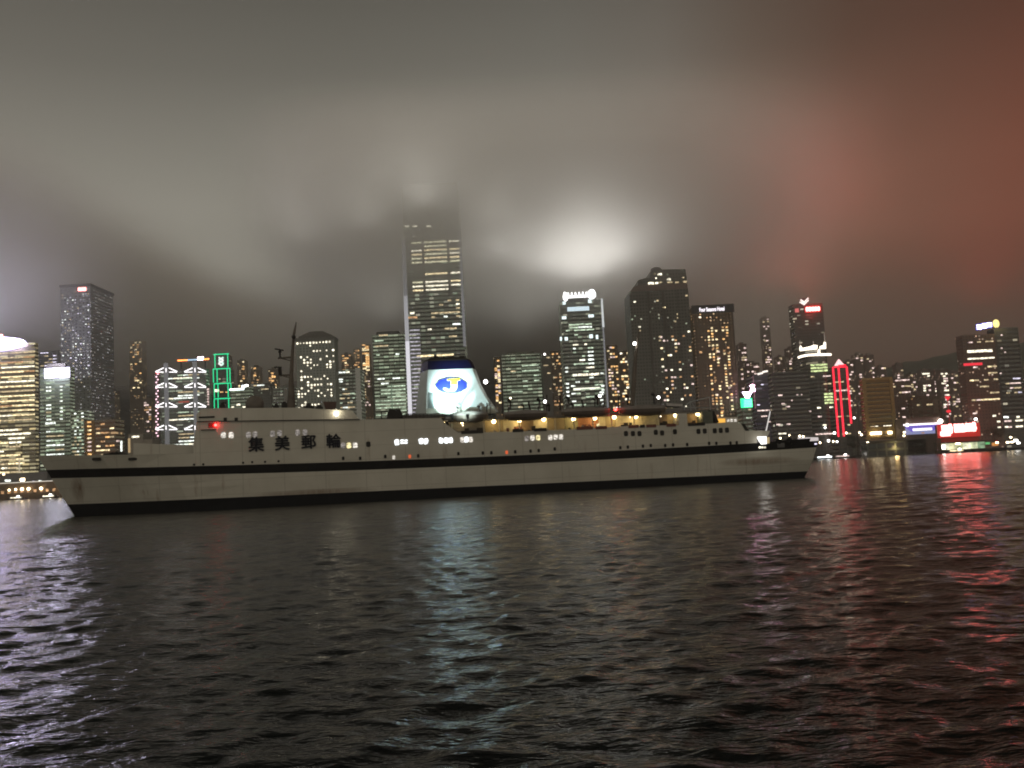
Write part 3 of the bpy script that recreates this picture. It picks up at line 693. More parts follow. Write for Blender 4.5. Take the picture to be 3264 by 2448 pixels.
lifeboat(1788, 1945, 1301, 1332, 'dark lifeboat with the red warning lamp at its after end')
lifeboat(1966, 2124, 1294, 1326, 'dark lifeboat below the raked after mast, next to the pale awning')
# smaller pieces belong to the part they sit on
OWN = {'funnel': ('funnel_top', 'funnel_cap', 'exhaust_pipe', 'emblem_border', 'emblem', 'emblem_letter_top', 'emblem_letter_hook', 'emblem_cloud', 'louvre_panel', 'funnel_casing'),
       'fore_mast': ('crosstree', 'radar_scanner', 'mast_fitting'), 'after_mast': ('masthead_light', 'lamp_bracket'),
       'wheelhouse': ('bridge_window', 'roof_locker', 'roof_tub', 'antenna', 'deck_edge'),
       'superstructure': ('window', 'porthole', 'name_character', 'bulwark_locker', 'lit_recess', 'recess_pillar', 'bridge_wing_ledge', 'light_screen'),
       'hull': ('hawse_opening', 'stern_door', 'fender'), 'boat_deck': ('deck_post', 'ventilator', 'derrick_post')}
_stem = lambda o: o.name.split('.')[0]
_parts = {_stem(o): o for o in bpy.data.objects if o.parent is ship and _stem(o) in OWN}
for o in list(bpy.data.objects):
    if o.parent is ship and o.type == 'MESH':
        for host, names in OWN.items():
            if _stem(o) in names: o.parent = _parts[host]

# ================================================================ CITY
_unit = {}
def unit_box(mt):
    """shared mesh for a window: a thin box one metre square, scaled where it is used"""
    if mt.name not in _unit:
        b = MB().box(-.5, .5, -.3, .12, -.5, .5)
        o = b.build('window', mt); me = o.data; bpy.data.objects.remove(o); _unit[mt.name] = me
    return _unit[mt.name]

class Bld:
    """one building: an Empty at the middle of its street front, with its parts as children"""
    def __init__(s, name, label, xl, xr, yt, D, depth, fm, cat='building', group=None, zb=QUAY, body=True, part='facade', zcut=None):
        s.D = D; s.xl, s.xr, s.yt = xl, xr, yt
        a, b = P(xl, yt, D), P(xr, yt, D); t = P((xl + xr) / 2, yt, D)
        s.X = (a.x + b.x) / 2; s.W = b.x - a.x; s.zb = zb; s.H = t.z - zb; s.depth = depth; s.fm = fm
        s.root = empty(name, (s.X, D, zb), label, cat, group)
        s.n = 0; s.rnd = random.Random(int(xl * 7 + yt * 3 + D))
        if body: s.block(-s.W / 2, s.W / 2, 0, depth, -1.0, s.H, fm, part)
    def loc(s, px, py):
        if py == 1: py = s.yt
        q = P(px, py, s.D); return q.x - s.X, q.z - s.zb
    def zof(s, py): return P((s.xl + s.xr) / 2, py, s.D).z - s.zb
    def m(s, px): return px * s.D / F
    def block(s, x0, x1, y0, y1, z0, z1, mt, name='facade'):
        return MB().box(x0, x1, y0, y1, z0, z1).build(name, mt, s.root)
    def win(s, x, z, w, h, mt, y=0.0, name='window'):
        if s.n >= 100: return None
        s.n += 1
        o = bpy.data.objects.new(name, unit_box(mt)); col.objects.link(o); o.parent = s.root
        o.location = (x, y, z); o.scale = (w, 1, h); return o
    def wpx(s, px, py, w, h, mt, name='window', y=0.0):
        x, z = s.loc(px, py); return s.win(x, z, s.m(w), s.m(h), mt, y, name)
    def rows(s, f0, f1, y0, y1, step, prob, segs, h, mats, y=0.0, gap=.12, merge=.5):
        """floors of lit windows between picture heights y0 (top) and y1, across the share f0..f1 of the front"""
        z = s.zof(y0); z1 = s.zof(y1); x0 = -s.W / 2 + f0 * s.W; dx = (f1 - f0) * s.W / segs
        while z > z1:
            i = 0
            while i < segs:
                if s.rnd.random() < prob:
                    j = i + 1
                    while j < segs and s.rnd.random() < merge: j += 1
                    s.win(x0 + (i + j) / 2 * dx, z, (j - i) * dx - gap * dx, h, s.rnd.choice(mats), y); i = j
                else: i += 1
            z -= step
    def dots(s, f0, f1, y0, y1, cols, nrows, prob, w, h, mats, y=0.0):
        x0 = -s.W / 2 + f0 * s.W; dx = (f1 - f0) * s.W / cols; za, zb = s.zof(y0), s.zof(y1)
        cells = [(i, j) for i in range(cols) for j in range(nrows)]; s.rnd.shuffle(cells)
        for i, j in cells:
            if s.rnd.random() < prob: s.win(x0 + (i + .5) * dx, za + (zb - za) * j / max(1, nrows - 1), w, h, s.rnd.choice(mats), y)
    def part(s, mb, name, mt, smooth=False): return mb.build(name, mt, s.root, smooth)
    def roof(s, f0, f1, h, mt=None):
        s.block(-s.W / 2 + f0 * s.W, -s.W / 2 + f1 * s.W, s.depth * .25, s.depth * .7, s.H + .01, s.H + h, mt or CONC, 'roof_plant')

CONC = mat('concrete', (.20, .19, .17), .9); DCONC = mat('dark cladding', (.05, .05, .055), .5)
PALE = mat('pale stone', (.36, .34, .30), .8)
CW = ((1, .82, .5), (1, .95, .75)); CG = ((.80, 1, .68), (1, .95, .72)); CC = ((.85, .95, 1), (1, .95, .85)); CA = ((1, .55, .22), (1, .78, .45))
F_YEL = facade('facade yellow floors', (.20, .17, .11), 4.1, 7.5, .46, .95, .8, (1, .78, .36), (1, .90, .55), .75, .12)
F_DOT = facade('facade pale dotted', (.30, .31, .32), 4.2, 4.4, .34, .40, .42, (.92, .95, 1), (1, .92, .8), .6, .03)
F_GRN = facade('facade green glass', (.10, .13, .09), 4.1, 6.0, .5, .93, .35, (.78, 1, .66), (.95, 1, .7), .42, .34)
F_GRY = facade('facade grey offices', (.16, .15, .13), 4.0, 4.2, .5, .8, .22, *CG, .5, .16)
F_BRN = facade('facade brown flats', (.14, .105, .07), 3.2, 2.8, .45, .5, .10, *CA, .7, .07)
F_DRK = facade('facade dark glass', (.055, .052, .055), 4.0, 5.0, .5, .85, .05, *CW, .6, .05)
F_IFC = facade('facade tall tower glass', (.09, .10, .10), 4.2, 5.0, .55, .9, .20, *CG, .35, .22)
F_RES = facade('facade apartment', (.11, .10, .09), 3.1, 3.0, .5, .5, .12, *CA, .9, .06)
F_RESR = facade('facade apartment rust', (.12, .07, .055), 3.1, 3.0, .5, .5, .11, (1, .6, .4), (1, .8, .6), .8, .05)
F_HOT = facade('facade hotel', (.10, .075, .055), 3.3, 3.4, .45, .45, .09, (1, .55, .25), (1, .72, .42), .9, .10)
F_JAR = mat('round window tower panels', (.34, .34, .30), .7)
F_GOLD = facade('facade gold grid', (.34, .24, .09), 4.3, 400., .5, 1.0, .12, (1, .8, .45), (1, .7, .35), .5, .02)
F_GRID = facade('facade dim grid', (.13, .125, .11), 3.4, 3.0, .45, .5, .05, *CG, .5, .045)
WMIX = [W_WARM, W_CREAM, W_WARM_DIM, W_WHITE]; GMIX = [W_GREEN, W_WHITE, W_WARM_DIM]; AMIX = [W_AMBER, W_WARM, W_AMBER_DIM, W_WARM_DIM]; PMIX = [W_PINK, W_WARM, W_CREAM]

# ---- left: yellow office slab with oval roof sign
b = Bld('office_tower', 'yellow striped office slab with blazing violet white oval roof sign at left edge', -150, 110, 1098, 1010, 8, F_YEL)
b.rows(0.32, 1.0, 1128, 1355, 5.1, .85, 5, 1.5, [W_WARM, W_CREAM, W_WARM_DIM, W_WARM, W_AMBER_DIM], merge=.75, gap=.03)
b.block(-b.W / 2, b.m(89) - 0.0, -2.0, -.02, -1, b.zof(1368), F_YEL, 'podium')
z = b.zof(1374)
b2 = 0
while z > b.zof(1512) and b.n < 100:
    x = -b.m(10)
    while x < b.m(86):
        L = b.rnd.uniform(6, 24)
        if b.rnd.random() < .8: b.win(min(x + L / 2, b.m(86)), z, min(L, 2 * (b.m(88) - x)) - 1, 1.7, b.rnd.choice([W_WARM, W_CREAM, W_WARM_DIM]), -2.0)
        x += L
    z -= 4.4
x0, zc = b.loc(-45, 1102)
k = MB(); k.prism([(x0 + b.m(130) * math.cos(t), zc + b.m(24) * (1 if math.sin(t) > 0 else .8) * math.copysign(abs(math.sin(t)) ** .75, math.sin(t)) + .5) for t in (2 * math.pi * i / 32 for i in range(32))], -3.0, -.5); s_ = b.part(k, 'roof_sign', L_VIOLET)
k = MB(); k.prism([(x0 + b.m(132) * math.cos(t), zc + b.m(27) * math.sin(t) + .5) for t in (2 * math.pi * i / 32 for i in range(32))], -.45, 1.5); b.part(k, 'sign_back', DCONC)
b.wpx(4, 1071, 12, 10, L_REDSIGN, 'red_roof_letter', -.4)
point_lamp('violet sign glow', (b.X + x0 - 10, b.D - 12, b.zb + zc + 12), (.82, .78, 1.0), 2.8e5, 14.0)
b.roof(.3, .8, 6)
b.block(b.m(83), b.m(86.5), -2.8, -2.05, b.zof(1510), b.zof(1468), lamp_mat('pale lit pylon', (1, .85, .6), .5), 'lit_pylon')

# ---- tall faint tower with red roof logo
b = Bld('skyscraper', 'tallest tower at left, dim dotted facade fading into fog, small red roof logo', 192, 288, 914, 1140, 66, F_DOT)
b.dots(.03, .97, 930, 1220, 11, 34, .24, 1.3, .9, [W_LILAC, W_WHITE, W_WARM_DIM])
b.wpx(262, 922, 26, 11, L_REDSIGN, 'red_logo', -.5)
b.block(-b.W / 2 - 1, b.W / 2 + 1, -1, b.depth + 1, b.H + .01, b.H + 3, DCONC, 'parapet')

# ---- building with the small bright sign
b = Bld('office_tower', 'dark office tower with blazing white rectangular sign above pale green window bands', 127, 222, 1172, 1090, 12, F_GRN)
k = MB().box(b.loc(145, 1)[0], b.loc(222, 1)[0], -2.2, -.3, b.zof(1204), b.zof(1174)); b.part(k, 'sign', L_VIOLET_S)
b.rows(.20, .38, 1222, 1340, 4.1, .85, 1, 1.5, GMIX); b.rows(.66, .76, 1222, 1340, 4.1, .9, 1, 1.5, GMIX)
b.rows(.20, .80, 1375, 1450, 5.2, .8, 4, 1.4, GMIX, merge=.6); b.wpx(161, 1349, 32, 6, W_WHITE)
point_lamp('white sign glow', (b.X + 5, b.D - 8, b.zb + b.zof(1190)), (.85, .82, 1), 8.0e4, 8)
b.roof(.2, .8, 5)
b = Bld('office_block', 'faint grey block showing just above the white rectangular sign', 124, 200, 1118, 1240, 30, F_GRID)
b.rows(.05, .75, 1124, 1170, 4.2, .5, 4, 1.0, [W_LILAC, W_WARM_DIM], merge=.4)
b = Bld('office_block', 'low pale green windowed block between white signed tower and brown block', 225, 270, 1310, 1060, 24, F_GRN)
b.dots(.08, .92, 1318, 1450, 5, 13, .55, 2.2, 1.3, [W_WHITE, W_GREEN, W_WARM_DIM])
# ---- brown striped block, low white hall
b = Bld('office_block', 'short brown striped block with amber lit floors rising behind the ship bow', 302, 367, 1338, 1020, 24, facade('facade brown stripes', (.20, .11, .06), 4.4, 300., .5, 1.0, .3, (1, .62, .3), (1, .75, .45), .5, .10))
b.rows(.05, .95, 1352, 1450, 4.6, .55, 4, 1.6, AMIX, merge=.35); b.roof(.2, .7, 3)
b = Bld('stair_tower', 'narrow ochre tower with a single column of lights beside brown striped block', 268, 301, 1340, 1022, 20, facade('facade ochre', (.34, .20, .07), 4.0, 6., .4, .4, .1, *CA, .4, .02), cat='building')
b.dots(.25, .75, 1346, 1448, 1, 9, 1, 4.0, 1.5, [W_WARM, W_AMBER, W_PINK])
b = Bld('city_hall', 'low pale hall with a lit sign band, just ahead of the trussed bank tower', 408, 456, 1383, 1010, 22, mat('pale hall wall', (.36, .32, .26), .8))
b.wpx(432, 1392, 24, 5, W_CREAM, 'lit_band'); b.block(-b.W * .5, b.W * 1.1, .5, 20, -1, b.zof(1402), mat('pale hall wall', (.36, .32, .26), .8), 'wing')
b.wpx(387, 1422, 5, 34, W_WHITE, 'lit_pillar'); b.wpx(412, 1420, 7, 46, lamp_mat('ochre flood', (1, .7, .35), .5), 'lit_pillar'); b.wpx(376, 1406, 9, 5, W_PINK)

# ---- bank tower with white trusses
b = Bld('bank_tower', 'bank tower hung with glowing white coat hanger trusses and an orange white roof sign', 509, 656, 1178, 1200, 14, facade('facade bank', (.14, .14, .13), 3.9, 9., .5, .9, .35, (.82, 1, .7), (1, 1, .8), .45, .12))
TR = lamp_mat('truss tube white', (1, .96, .98), 2.6); MM = lamp_mat('floodlit mast', (.85, .85, .88), .16)  # masts emit; their floodlighting is put into the material
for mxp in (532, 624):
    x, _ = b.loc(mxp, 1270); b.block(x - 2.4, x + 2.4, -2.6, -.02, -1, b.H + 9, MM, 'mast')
for y in (1186, 1234.5, 1297, 1369):
    for mxp in (532, 624):
        k = MB()
        for sg in (-1, 1):
            p0 = b.loc(mxp + sg * 8, y - 13); p1 = b.loc(mxp + sg * 34, y - 1); p2 = b.loc(mxp + sg * 9, y + .5); p3 = b.loc(mxp + sg * 34, y + .5)
            k.tube((p0[0], -2.0, p0[1]), (p1[0], -2.0, p1[1]), .60, .60, 6); k.tube((p2[0], -2.0, p2[1]), (p3[0], -2.0, p3[1]), .42, .42, 6)
        k.tube((b.loc(mxp, y)[0], -2.9, b.loc(mxp, y + 1)[1]), (b.loc(mxp, y)[0], -2.9, b.loc(mxp, y - 12)[1]), .5, .5, 6)
        b.part(k, 'truss', TR)
for y0, y1 in ((1196, 1208), (1250, 1272), (1314, 1340), (1384, 1420)):
    b.rows(.38, .86, y0, y1, 4.4, .9, 4, 1.4, GMIX + [W_WHITE], merge=.7)
    b.rows(.18, .80, y1 - 3, y1 + 1, 3.9, .9, 6, 1.5, [W_WHITE, W_CREAM], merge=.6)
x, _ = b.loc(497, 1300); b.block(x - 2.6, x + 2.6, 4, 10, -1, b.zof(1186), mat('stair glass', (.2, .16, .16), .4), 'stair_tower')
for i in range(23):
    b.wpx(494.5 if i % 2 else 499.5, 1191 + i * 9, 4.2, 4.0, L_PINK, 'stair_lamp', 3.9)
x, _ = b.loc(658, 1300); b.block(x - 3.2, x + 3.2, 4, 10, -1, b.zof(1234), mat('stair glass', (.2, .16, .16), .4), 'stair_tower')
for i in range(7): b.wpx(659, 1240 + i * 8, 8, 5, W_PINK, 'stair_lamp', 3.9)
b.wpx(499, 1187, 9, 5, lamp_mat('red beacon', (6, .3, .3), 1), 'beacon', 3.5)
x0, z0 = b.loc(567, 1151.5); x1, z1 = b.loc(667, 1142.5)
b.part(MB().box(x0, b.loc(599, 1)[0], -1.4, -.4, z0, z1), 'sign_panel', lamp_mat('sign orange', (5, 1.2, .25), 1))
b.part(MB().box(b.loc(599.2, 1)[0], b.loc(631, 1)[0], -1.4, -.4, z0, z1), 'sign_panel', lamp_mat('sign sky', (.6, .85, 1.1), 1))
b.part(MB().box(b.loc(631.2, 1)[0], b.loc(650, 1)[0], -1.4, -.4, z0, z1 + 2.5), 'sign_panel', lamp_mat('sign pink white', (8, 6, 6.5), 1))
b.part(MB().box(b.loc(650.2, 1)[0], x1, -1.4, -.4, z0, z1), 'sign_panel', lamp_mat('sign orange', (5, 1.2, .25), 1))
b.part(MB().box(b.loc(575, 1)[0], b.loc(580, 1)[0], 0, 1, b.H, z0).box(b.loc(652, 1)[0], b.loc(657, 1)[0], 0, 1, b.H, z0).box(b.loc(575, 1)[0], b.loc(657, 1)[0], .1, .9, z0 - 1.2, z0 - .1), 'sign_frame', DCONC)
b.wpx(586, 1281, 34, 5, lamp_mat('dim red band', (.6, .1, .07), .6), 'red_band', -.1)

# ---- green outlined tower
b = Bld('bank_tower', 'slim stepped bank tower outlined in green neon with a white ribbon logo on top', 686, 734, 1222, 1225, 26, DCONC)
tiers = [(686, 726, 1128, 1173), (681, 733, 1174, 1220), (684, 736, 1221, 1268), (686, 738, 1269, 1400)]
for i, (xa, xb, ya, yb) in enumerate(tiers):
    xa_, za = b.loc(xa, yb); xb_, zb_ = b.loc(xb, ya)
    if i < 3: b.block(xa_ + .4, xb_ - .4, .5 + i * .01, 20, za, zb_, F_DRK, 'tier')
    k = MB(); r_ = .62
    cols_ = [xa_, xb_] if i == 0 else [xa_, xa_ + b.m(12), xb_ - b.m(9), xb_]
    for xx in cols_: k.tube((xx, -.5, za), (xx, -.5, zb_), r_, r_, 6)
    k.tube((xa_ - (1.6 if i == 0 else 0), -.6, zb_), (xb_ + (1.6 if i == 0 else 0), -.6, zb_), r_, r_, 6)
    b.part(k, 'neon_outline', L_GREEN)
def ribbon(b, cx, cyy, w, h, mt, ph, y):
    pts = []
    for i in range(15):
        t = i / 14; x, z = b.loc(cx + w * .5 * math.cos(t * 2.6 * math.pi + ph), cyy - h / 2 + h * t)
        pts.append((x, y, z))
    return MB().path(pts, b.m(3.0), 6)
b.part(ribbon(b, 706, 1152, 13, 27, None, 0, -1.5), 'logo_ribbon', lamp_mat('logo mint', (.75, 1.1, .95), 1.1))
b.part(ribbon(b, 706, 1152, 13, 25, None, math.pi, -2.2), 'logo_ribbon', lamp_mat('logo white', (1, 1.05, 1), 1.2))
for px, py, w, h in ((691, 1245, 14, 9), (707, 1250, 10, 3), (722, 1250, 6, 3)): b.wpx(px, py, w, h, W_CREAM if w > 12 else W_AMBER)
b = Bld('office_block', 'mid height block with one white lit floor, right of the green neon tower', 734, 800, 1236, 1180, 26, F_GRN)
b.wpx(755, 1241, 46, 5, L_COOL, 'lit_floor'); b.wpx(776, 1232, 10, 8, L_COOL, 'roof_light'); b.wpx(786, 1229, 10, 6, L_WHITE, 'roof_light'); b.wpx(760, 1290, 12, 6, W_CREAM); b.wpx(742, 1297, 8, 4, W_CREAM); b.wpx(778, 1297, 8, 4, W_CREAM)
b = Bld('office_block', 'dim grey green block behind the radar dome', 800, 862, 1222, 1190, 26, F_GRID)
b.rows(.1, .9, 1228, 1250, 5, .35, 4, 1.2, GMIX, merge=.3)
b = Bld('office_block', 'pale narrow ended block seen behind the fore mast foot', 868, 938, 1236, 1180, 24, F_GRY)
b.block(b.W * .05, b.W * .17, -1.2, -.05, -1, b.H - 2, PALE, 'pier'); b.wpx(872, 1201, 12, 6, W_AMBER); b.wpx(869, 1214, 9, 4, W_AMBER)

# ---- tower of round windows
b = Bld('office_tower', 'pale tower pierced by a grid of round windows, some brightly lit', 942, 1066, 1084, 1060, 20, F_JAR)
b.block(-b.W / 2 - .6, b.W / 2 + .6, -.6, b.depth + .6, b.H + .01, b.H + 3.0, mat('tower cap', (.22, .22, .20), .7), 'cap')
b.part(MB().loft([[(x * b.W, y, b.H + h) for x, y in ((-.44, 3), (.44, 3), (.44, b.depth - 3), (-.44, b.depth - 3))] for h in (3.01, 5)] + [[(x * b.W, y, b.H + 11) for x, y in ((-.16, 8), (.16, 8), (.16, b.depth - 8), (-.16, b.depth - 8))]]), 'roof_plant', CONC)
nc, nr_ = 12, 34; lit = []
rj = random.Random(4); z_top_, z_bot = b.zof(1092), b.zof(1390)
rw = 1.15
disc = MB().prism([(rw * math.cos(t), rw * math.sin(t)) for t in (2 * math.pi * i / 12 for i in range(12))], -.35, .1).build('round_window', W_CREAM); dm = disc.data; bpy.data.objects.remove(disc)
kd = MB(); nlit = 0
for j in range(nr_):
    dense = rj.random() * .65
    for i in range(nc):
        x = -b.W / 2 + b.W * (i + .5) / nc; z = z_top_ + (z_bot - z_top_) * j / (nr_ - 1)
        on = (j == 0 and i < 11) or rj.random() < dense * .62
        if on and nlit < 98:
            nlit += 1; o = bpy.data.objects.new('round_window', dm); col.objects.link(o); o.parent = b.root; o.location = (x, 0, z)
            q = rj.choice((1.0, 1.0, .8, .65)); o.scale = (q, 1, q)
        else: kd.prism([(x + rw * math.cos(t), z + rw * math.sin(t)) for t in (2 * math.pi * i_ / 10 for i_ in range(10))], -.2, .1)
o = b.part(kd, 'dark_round_windows', lamp_mat('dark round glass', (.9, 1, .75), .07)); o['kind'] = 'stuff'
# ---- blocks between the round window tower and the tall tower
b = Bld('office_tower', 'squat grey tower with a pale lit edge, right of the round window tower', 1077, 1148, 1178, 1090, 30, F_GRY)
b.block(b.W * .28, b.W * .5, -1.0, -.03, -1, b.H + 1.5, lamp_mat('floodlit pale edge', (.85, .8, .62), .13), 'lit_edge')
b.rows(.02, .7, 1186, 1192, 5, .8, 4, 1.4, [W_WHITE, W_CREAM]); b.rows(.02, .22, 1208, 1220, 2.6, 1, 1, 1.4, [W_WHITE]); b.rows(.05, .72, 1240, 1330, 5.2, .5, 6, 1.3, GMIX, merge=.3)
b = Bld('apartment_tower', 'slender tower with a ladder of orange lights behind the pale edged tower', 1152, 1177, 1096, 1500, 16, F_BRN, zb=20)
b.dots(.1, .9, 1100, 1180, 2, 16, .62, 5.5, 2.2, [W_AMBER, W_AMBER, W_WARM]); b.dots(.1, .9, 1190, 1300, 3, 14, .25, 3, 2.0, [W_WARM_DIM, W_PINK])
b = Bld('office_tower', 'wide dark green glass tower directly left of the tall fogged tower', 1186, 1288, 1066, 1110, 38, F_GRN)
b.rows(.06, .5, 1068, 1118, 6.2, .5, 3, 1.5, [W_GREEN, W_WARM_DIM], merge=.5); b.rows(.1, .95, 1130, 1225, 5.6, .22, 7, 1.4, [W_WHITE, W_GREEN], merge=.3)
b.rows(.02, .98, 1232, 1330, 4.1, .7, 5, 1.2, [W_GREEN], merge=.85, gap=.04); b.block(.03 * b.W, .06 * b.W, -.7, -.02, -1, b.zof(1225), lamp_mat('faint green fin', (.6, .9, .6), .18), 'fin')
b.roof(.1, .8, 5)

# ---- tall tower fading into the fog
b = Bld('skyscraper', 'tallest tower of all, its top dissolving into glowing fog right above the ship funnel', 1279, 1457, 585, 1000, 56, F_IFC)
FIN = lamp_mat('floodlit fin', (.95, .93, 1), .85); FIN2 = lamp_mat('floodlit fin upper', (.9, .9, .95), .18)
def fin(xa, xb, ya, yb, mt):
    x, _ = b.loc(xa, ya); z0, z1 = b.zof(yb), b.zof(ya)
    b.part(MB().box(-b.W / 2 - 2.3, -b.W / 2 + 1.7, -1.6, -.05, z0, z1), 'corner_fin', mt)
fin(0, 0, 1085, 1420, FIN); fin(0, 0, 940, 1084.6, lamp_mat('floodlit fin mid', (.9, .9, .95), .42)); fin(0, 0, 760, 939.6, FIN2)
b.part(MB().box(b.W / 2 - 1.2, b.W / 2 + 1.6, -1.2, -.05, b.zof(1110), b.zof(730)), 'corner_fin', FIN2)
for fx in (.335, .785): b.part(MB().box(-b.W / 2 + fx * b.W - .9, -b.W / 2 + fx * b.W + .9, -.9, -.03, b.zof(945), b.zof(690)), 'mullion', mat('tower mullion', (.10, .10, .10), .5))
ST = [W_CREAM, W_WARM, room_mat('window straw', (1, .95, .62), 1.3)]
z = b.zof(772); row = 0
while z > b.zof(932):
    for f0, f1 in ((.13, .315), (.36, .76), (.81, .99)):
        if row not in (6, 7, 9) and b.rnd.random() < .86: b.win((-.5 + (f0 + f1) / 2) * b.W, z, (f1 - f0) * b.W, 1.6, b.rnd.choice(ST))
    z -= 4.25; row += 1
b.rows(.36, .95, 948, 1085, 4.25, .26, 8, 1.6, [W_CREAM, W_WHITE, W_WARM_DIM], merge=.45)
b.wpx(1315, 1012, 30, 6, W_AMBER_DIM); b.wpx(1314, 998, 14, 6, W_CREAM)
SL = room_mat('curved bay stripe', (.93, .88, 1), .55)
z = b.zof(1050)
while z > b.zof(1325) and b.n < 100:
    b.win(-b.W * .37, z, b.W * .18, 1.35, SL); z -= 4.1
for px in (1297, 1322, 1366): b.wpx(px, 721, 16, 5, W_CREAM)
for f0, f1 in ((.15, .45), (.5, .8)): b.win((-.5 + (f0 + f1) / 2) * b.W, b.zof(1134), (f1 - f0) * b.W, 1.8, W_WARM)
b.wpx(1476, 1120, 5, 36, lamp_mat('gold strip', (1, .75, .3), 1.2), 'lit_strip', 2)

# ---- between the funnel and the floodlit-crown tower
b = Bld('apartment_tower', 'thin apartment tower with stacked amber lights just right of the funnel', 1572, 1594, 1138, 1300, 18, F_BRN)
b.dots(.1, .9, 1150, 1290, 2, 24, .55, 3.2, 2.0, [W_AMBER, W_WARM, W_PINK])
b = Bld('office_tower', 'broad dim green office tower behind the ship ventilators', 1598, 1722, 1130, 1120, 36, F_GRN)
b.rows(.06, .95, 1150, 1300, 6.0, .20, 6, 1.3, [W_GREEN, W_WARM_DIM], merge=.4); b.roof(.15, .85, 4)
b = Bld('office_tower', 'plain pale concrete tower with one lamp on its roof', 1728, 1754, 1128, 1100, 24, mat('plain pale tower', (.30, .28, .26), .8))
b.wpx(1736, 1129, 5, 5, L_WHITE, 'roof_lamp'); b.rows(.1, .9, 1140, 1290, 9, .1, 4, 1.2, [W_WARM_DIM])
b = Bld('apartment_tower', 'shadowy apartment tower with scattered amber dots beside the crowned tower', 1755, 1788, 1118, 1320, 20, F_BRN)
b.dots(.1, .9, 1128, 1290, 4, 16, .30, 2.8, 2.0, [W_AMBER_DIM, W_AMBER, W_WARM_DIM])

# ---- tower with the floodlit crown
b = Bld('skyscraper', 'green lit office tower with a blazing white crown that lights the fog', 1785, 1915, 958, 1050, 44, F_IFC)
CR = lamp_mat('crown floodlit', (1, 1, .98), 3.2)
xa, _ = b.loc(1795, 958); xb, _ = b.loc(1900, 958)
b.block(xa, xb, 1.0, 40, b.H + .01, b.zof(948), DCONC, 'crown_base')
k = MB(); n = 9
for i in range(n):
    x = xa + (xb - xa) * (i + .5) / n; hh = b.zof(927 + (3 if 0 < i < 8 else 0))
    k.prism([(x - 1.6, b.zof(948) + .02), (x + 1.6, b.zof(948) + .02), (x + .7, hh), (x - .7, hh)], 0.2, 2.2)
k.box(xa, xb, .3, 1.9, b.zof(948) + .03, b.zof(941)); b.part(k, 'crown', CR)
b.part(MB().ball((b.loc(1802, 944)[0], -1, b.zof(944)), 2.6, 1, .5, 1.9), 'crown_lamp', lamp_mat('crown lamp', (6, 6, 5.8), 1))
b.part(MB().ball((b.loc(1886, 938)[0], -1, b.zof(940)), 3.6, 1.2, .5, 1.5), 'crown_lamp', lamp_mat('crown lamp', (6, 6, 5.8), 1))
b.rows(.15, .72, 984, 989, 9, 1, 2, 4.6, [lamp_mat('sky lobby', (.75, .92, 1), 1.1)], merge=1)
for x, y, w, h in ((1798, 966, 10, 10), (1880, 960, 11, 12), (1798, 1013, 14, 9), (1884, 1007, 17, 9), (1805, 1080, 10, 11), (1788, 1080, 6, 12), (1884, 1072, 11, 12), (1903, 1074, 7, 13)): b.wpx(x, y, w, h, lamp_mat('corner lamp', (.85, 1, 1), 1.6), 'corner_lamp')
b.rows(.18, .75, 1034, 1044, 3.2, .8, 5, 1.6, [W_GREEN, W_WHITE], merge=.5); b.rows(.1, .9, 1052, 1068, 5, .3, 8, 1.4, [W_GREEN])
b.rows(.25, .75, 1098, 1190, 4.3, .30, 7, 1.5, [W_CREAM, W_GREEN, W_WHITE], merge=.45)
for y in (1195, 1240): b.rows(.20, .86, y, y + 1, 4, 1, 5, 2.3, [W_CREAM, lamp_mat('bright floor', (1, 1, .8), 1.6)], merge=.55)
b.rows(.15, .95, 1205, 1300, 4.2, .34, 7, 1.4, [W_GREEN, W_WHITE, W_GREEN], merge=.5)
b.dots(.02, .12, 1170, 1260, 1, 8, .8, 3, 1.6, [W_WHITE]); b.dots(.88, .97, 1180, 1260, 1, 7, .8, 3.2, 1.6, [W_WHITE])
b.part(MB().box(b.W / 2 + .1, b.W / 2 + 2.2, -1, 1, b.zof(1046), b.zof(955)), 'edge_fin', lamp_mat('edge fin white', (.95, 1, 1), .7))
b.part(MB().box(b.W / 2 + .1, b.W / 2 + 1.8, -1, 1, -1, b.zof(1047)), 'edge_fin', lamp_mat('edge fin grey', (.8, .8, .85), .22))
cx_, cz_ = b.X + b.loc(1852, 930)[0], b.zb + b.zof(905)
CROWN_LAMP = Vector((cx_, b.D + 6, cz_ + 8))

# ---- apartments between crown tower and hotel towers
b = Bld('apartment_tower', 'dim apartment tower with amber dots right next to the crowned tower', 1932, 1968, 1100, 1380, 20, F_BRN)
b.dots(.05, .95, 1108, 1300, 4, 20, .34, 3, 2.2, [W_AMBER, W_WARM, W_PINK])
b = Bld('apartment_tower', 'apartment tower with brighter white window stacks left of the raked after mast', 1974, 2006, 1118, 1280, 20, F_BRN)
b.dots(.05, .95, 1126, 1300, 4, 20, .45, 3, 2.2, [W_CREAM, W_WARM, W_AMBER])

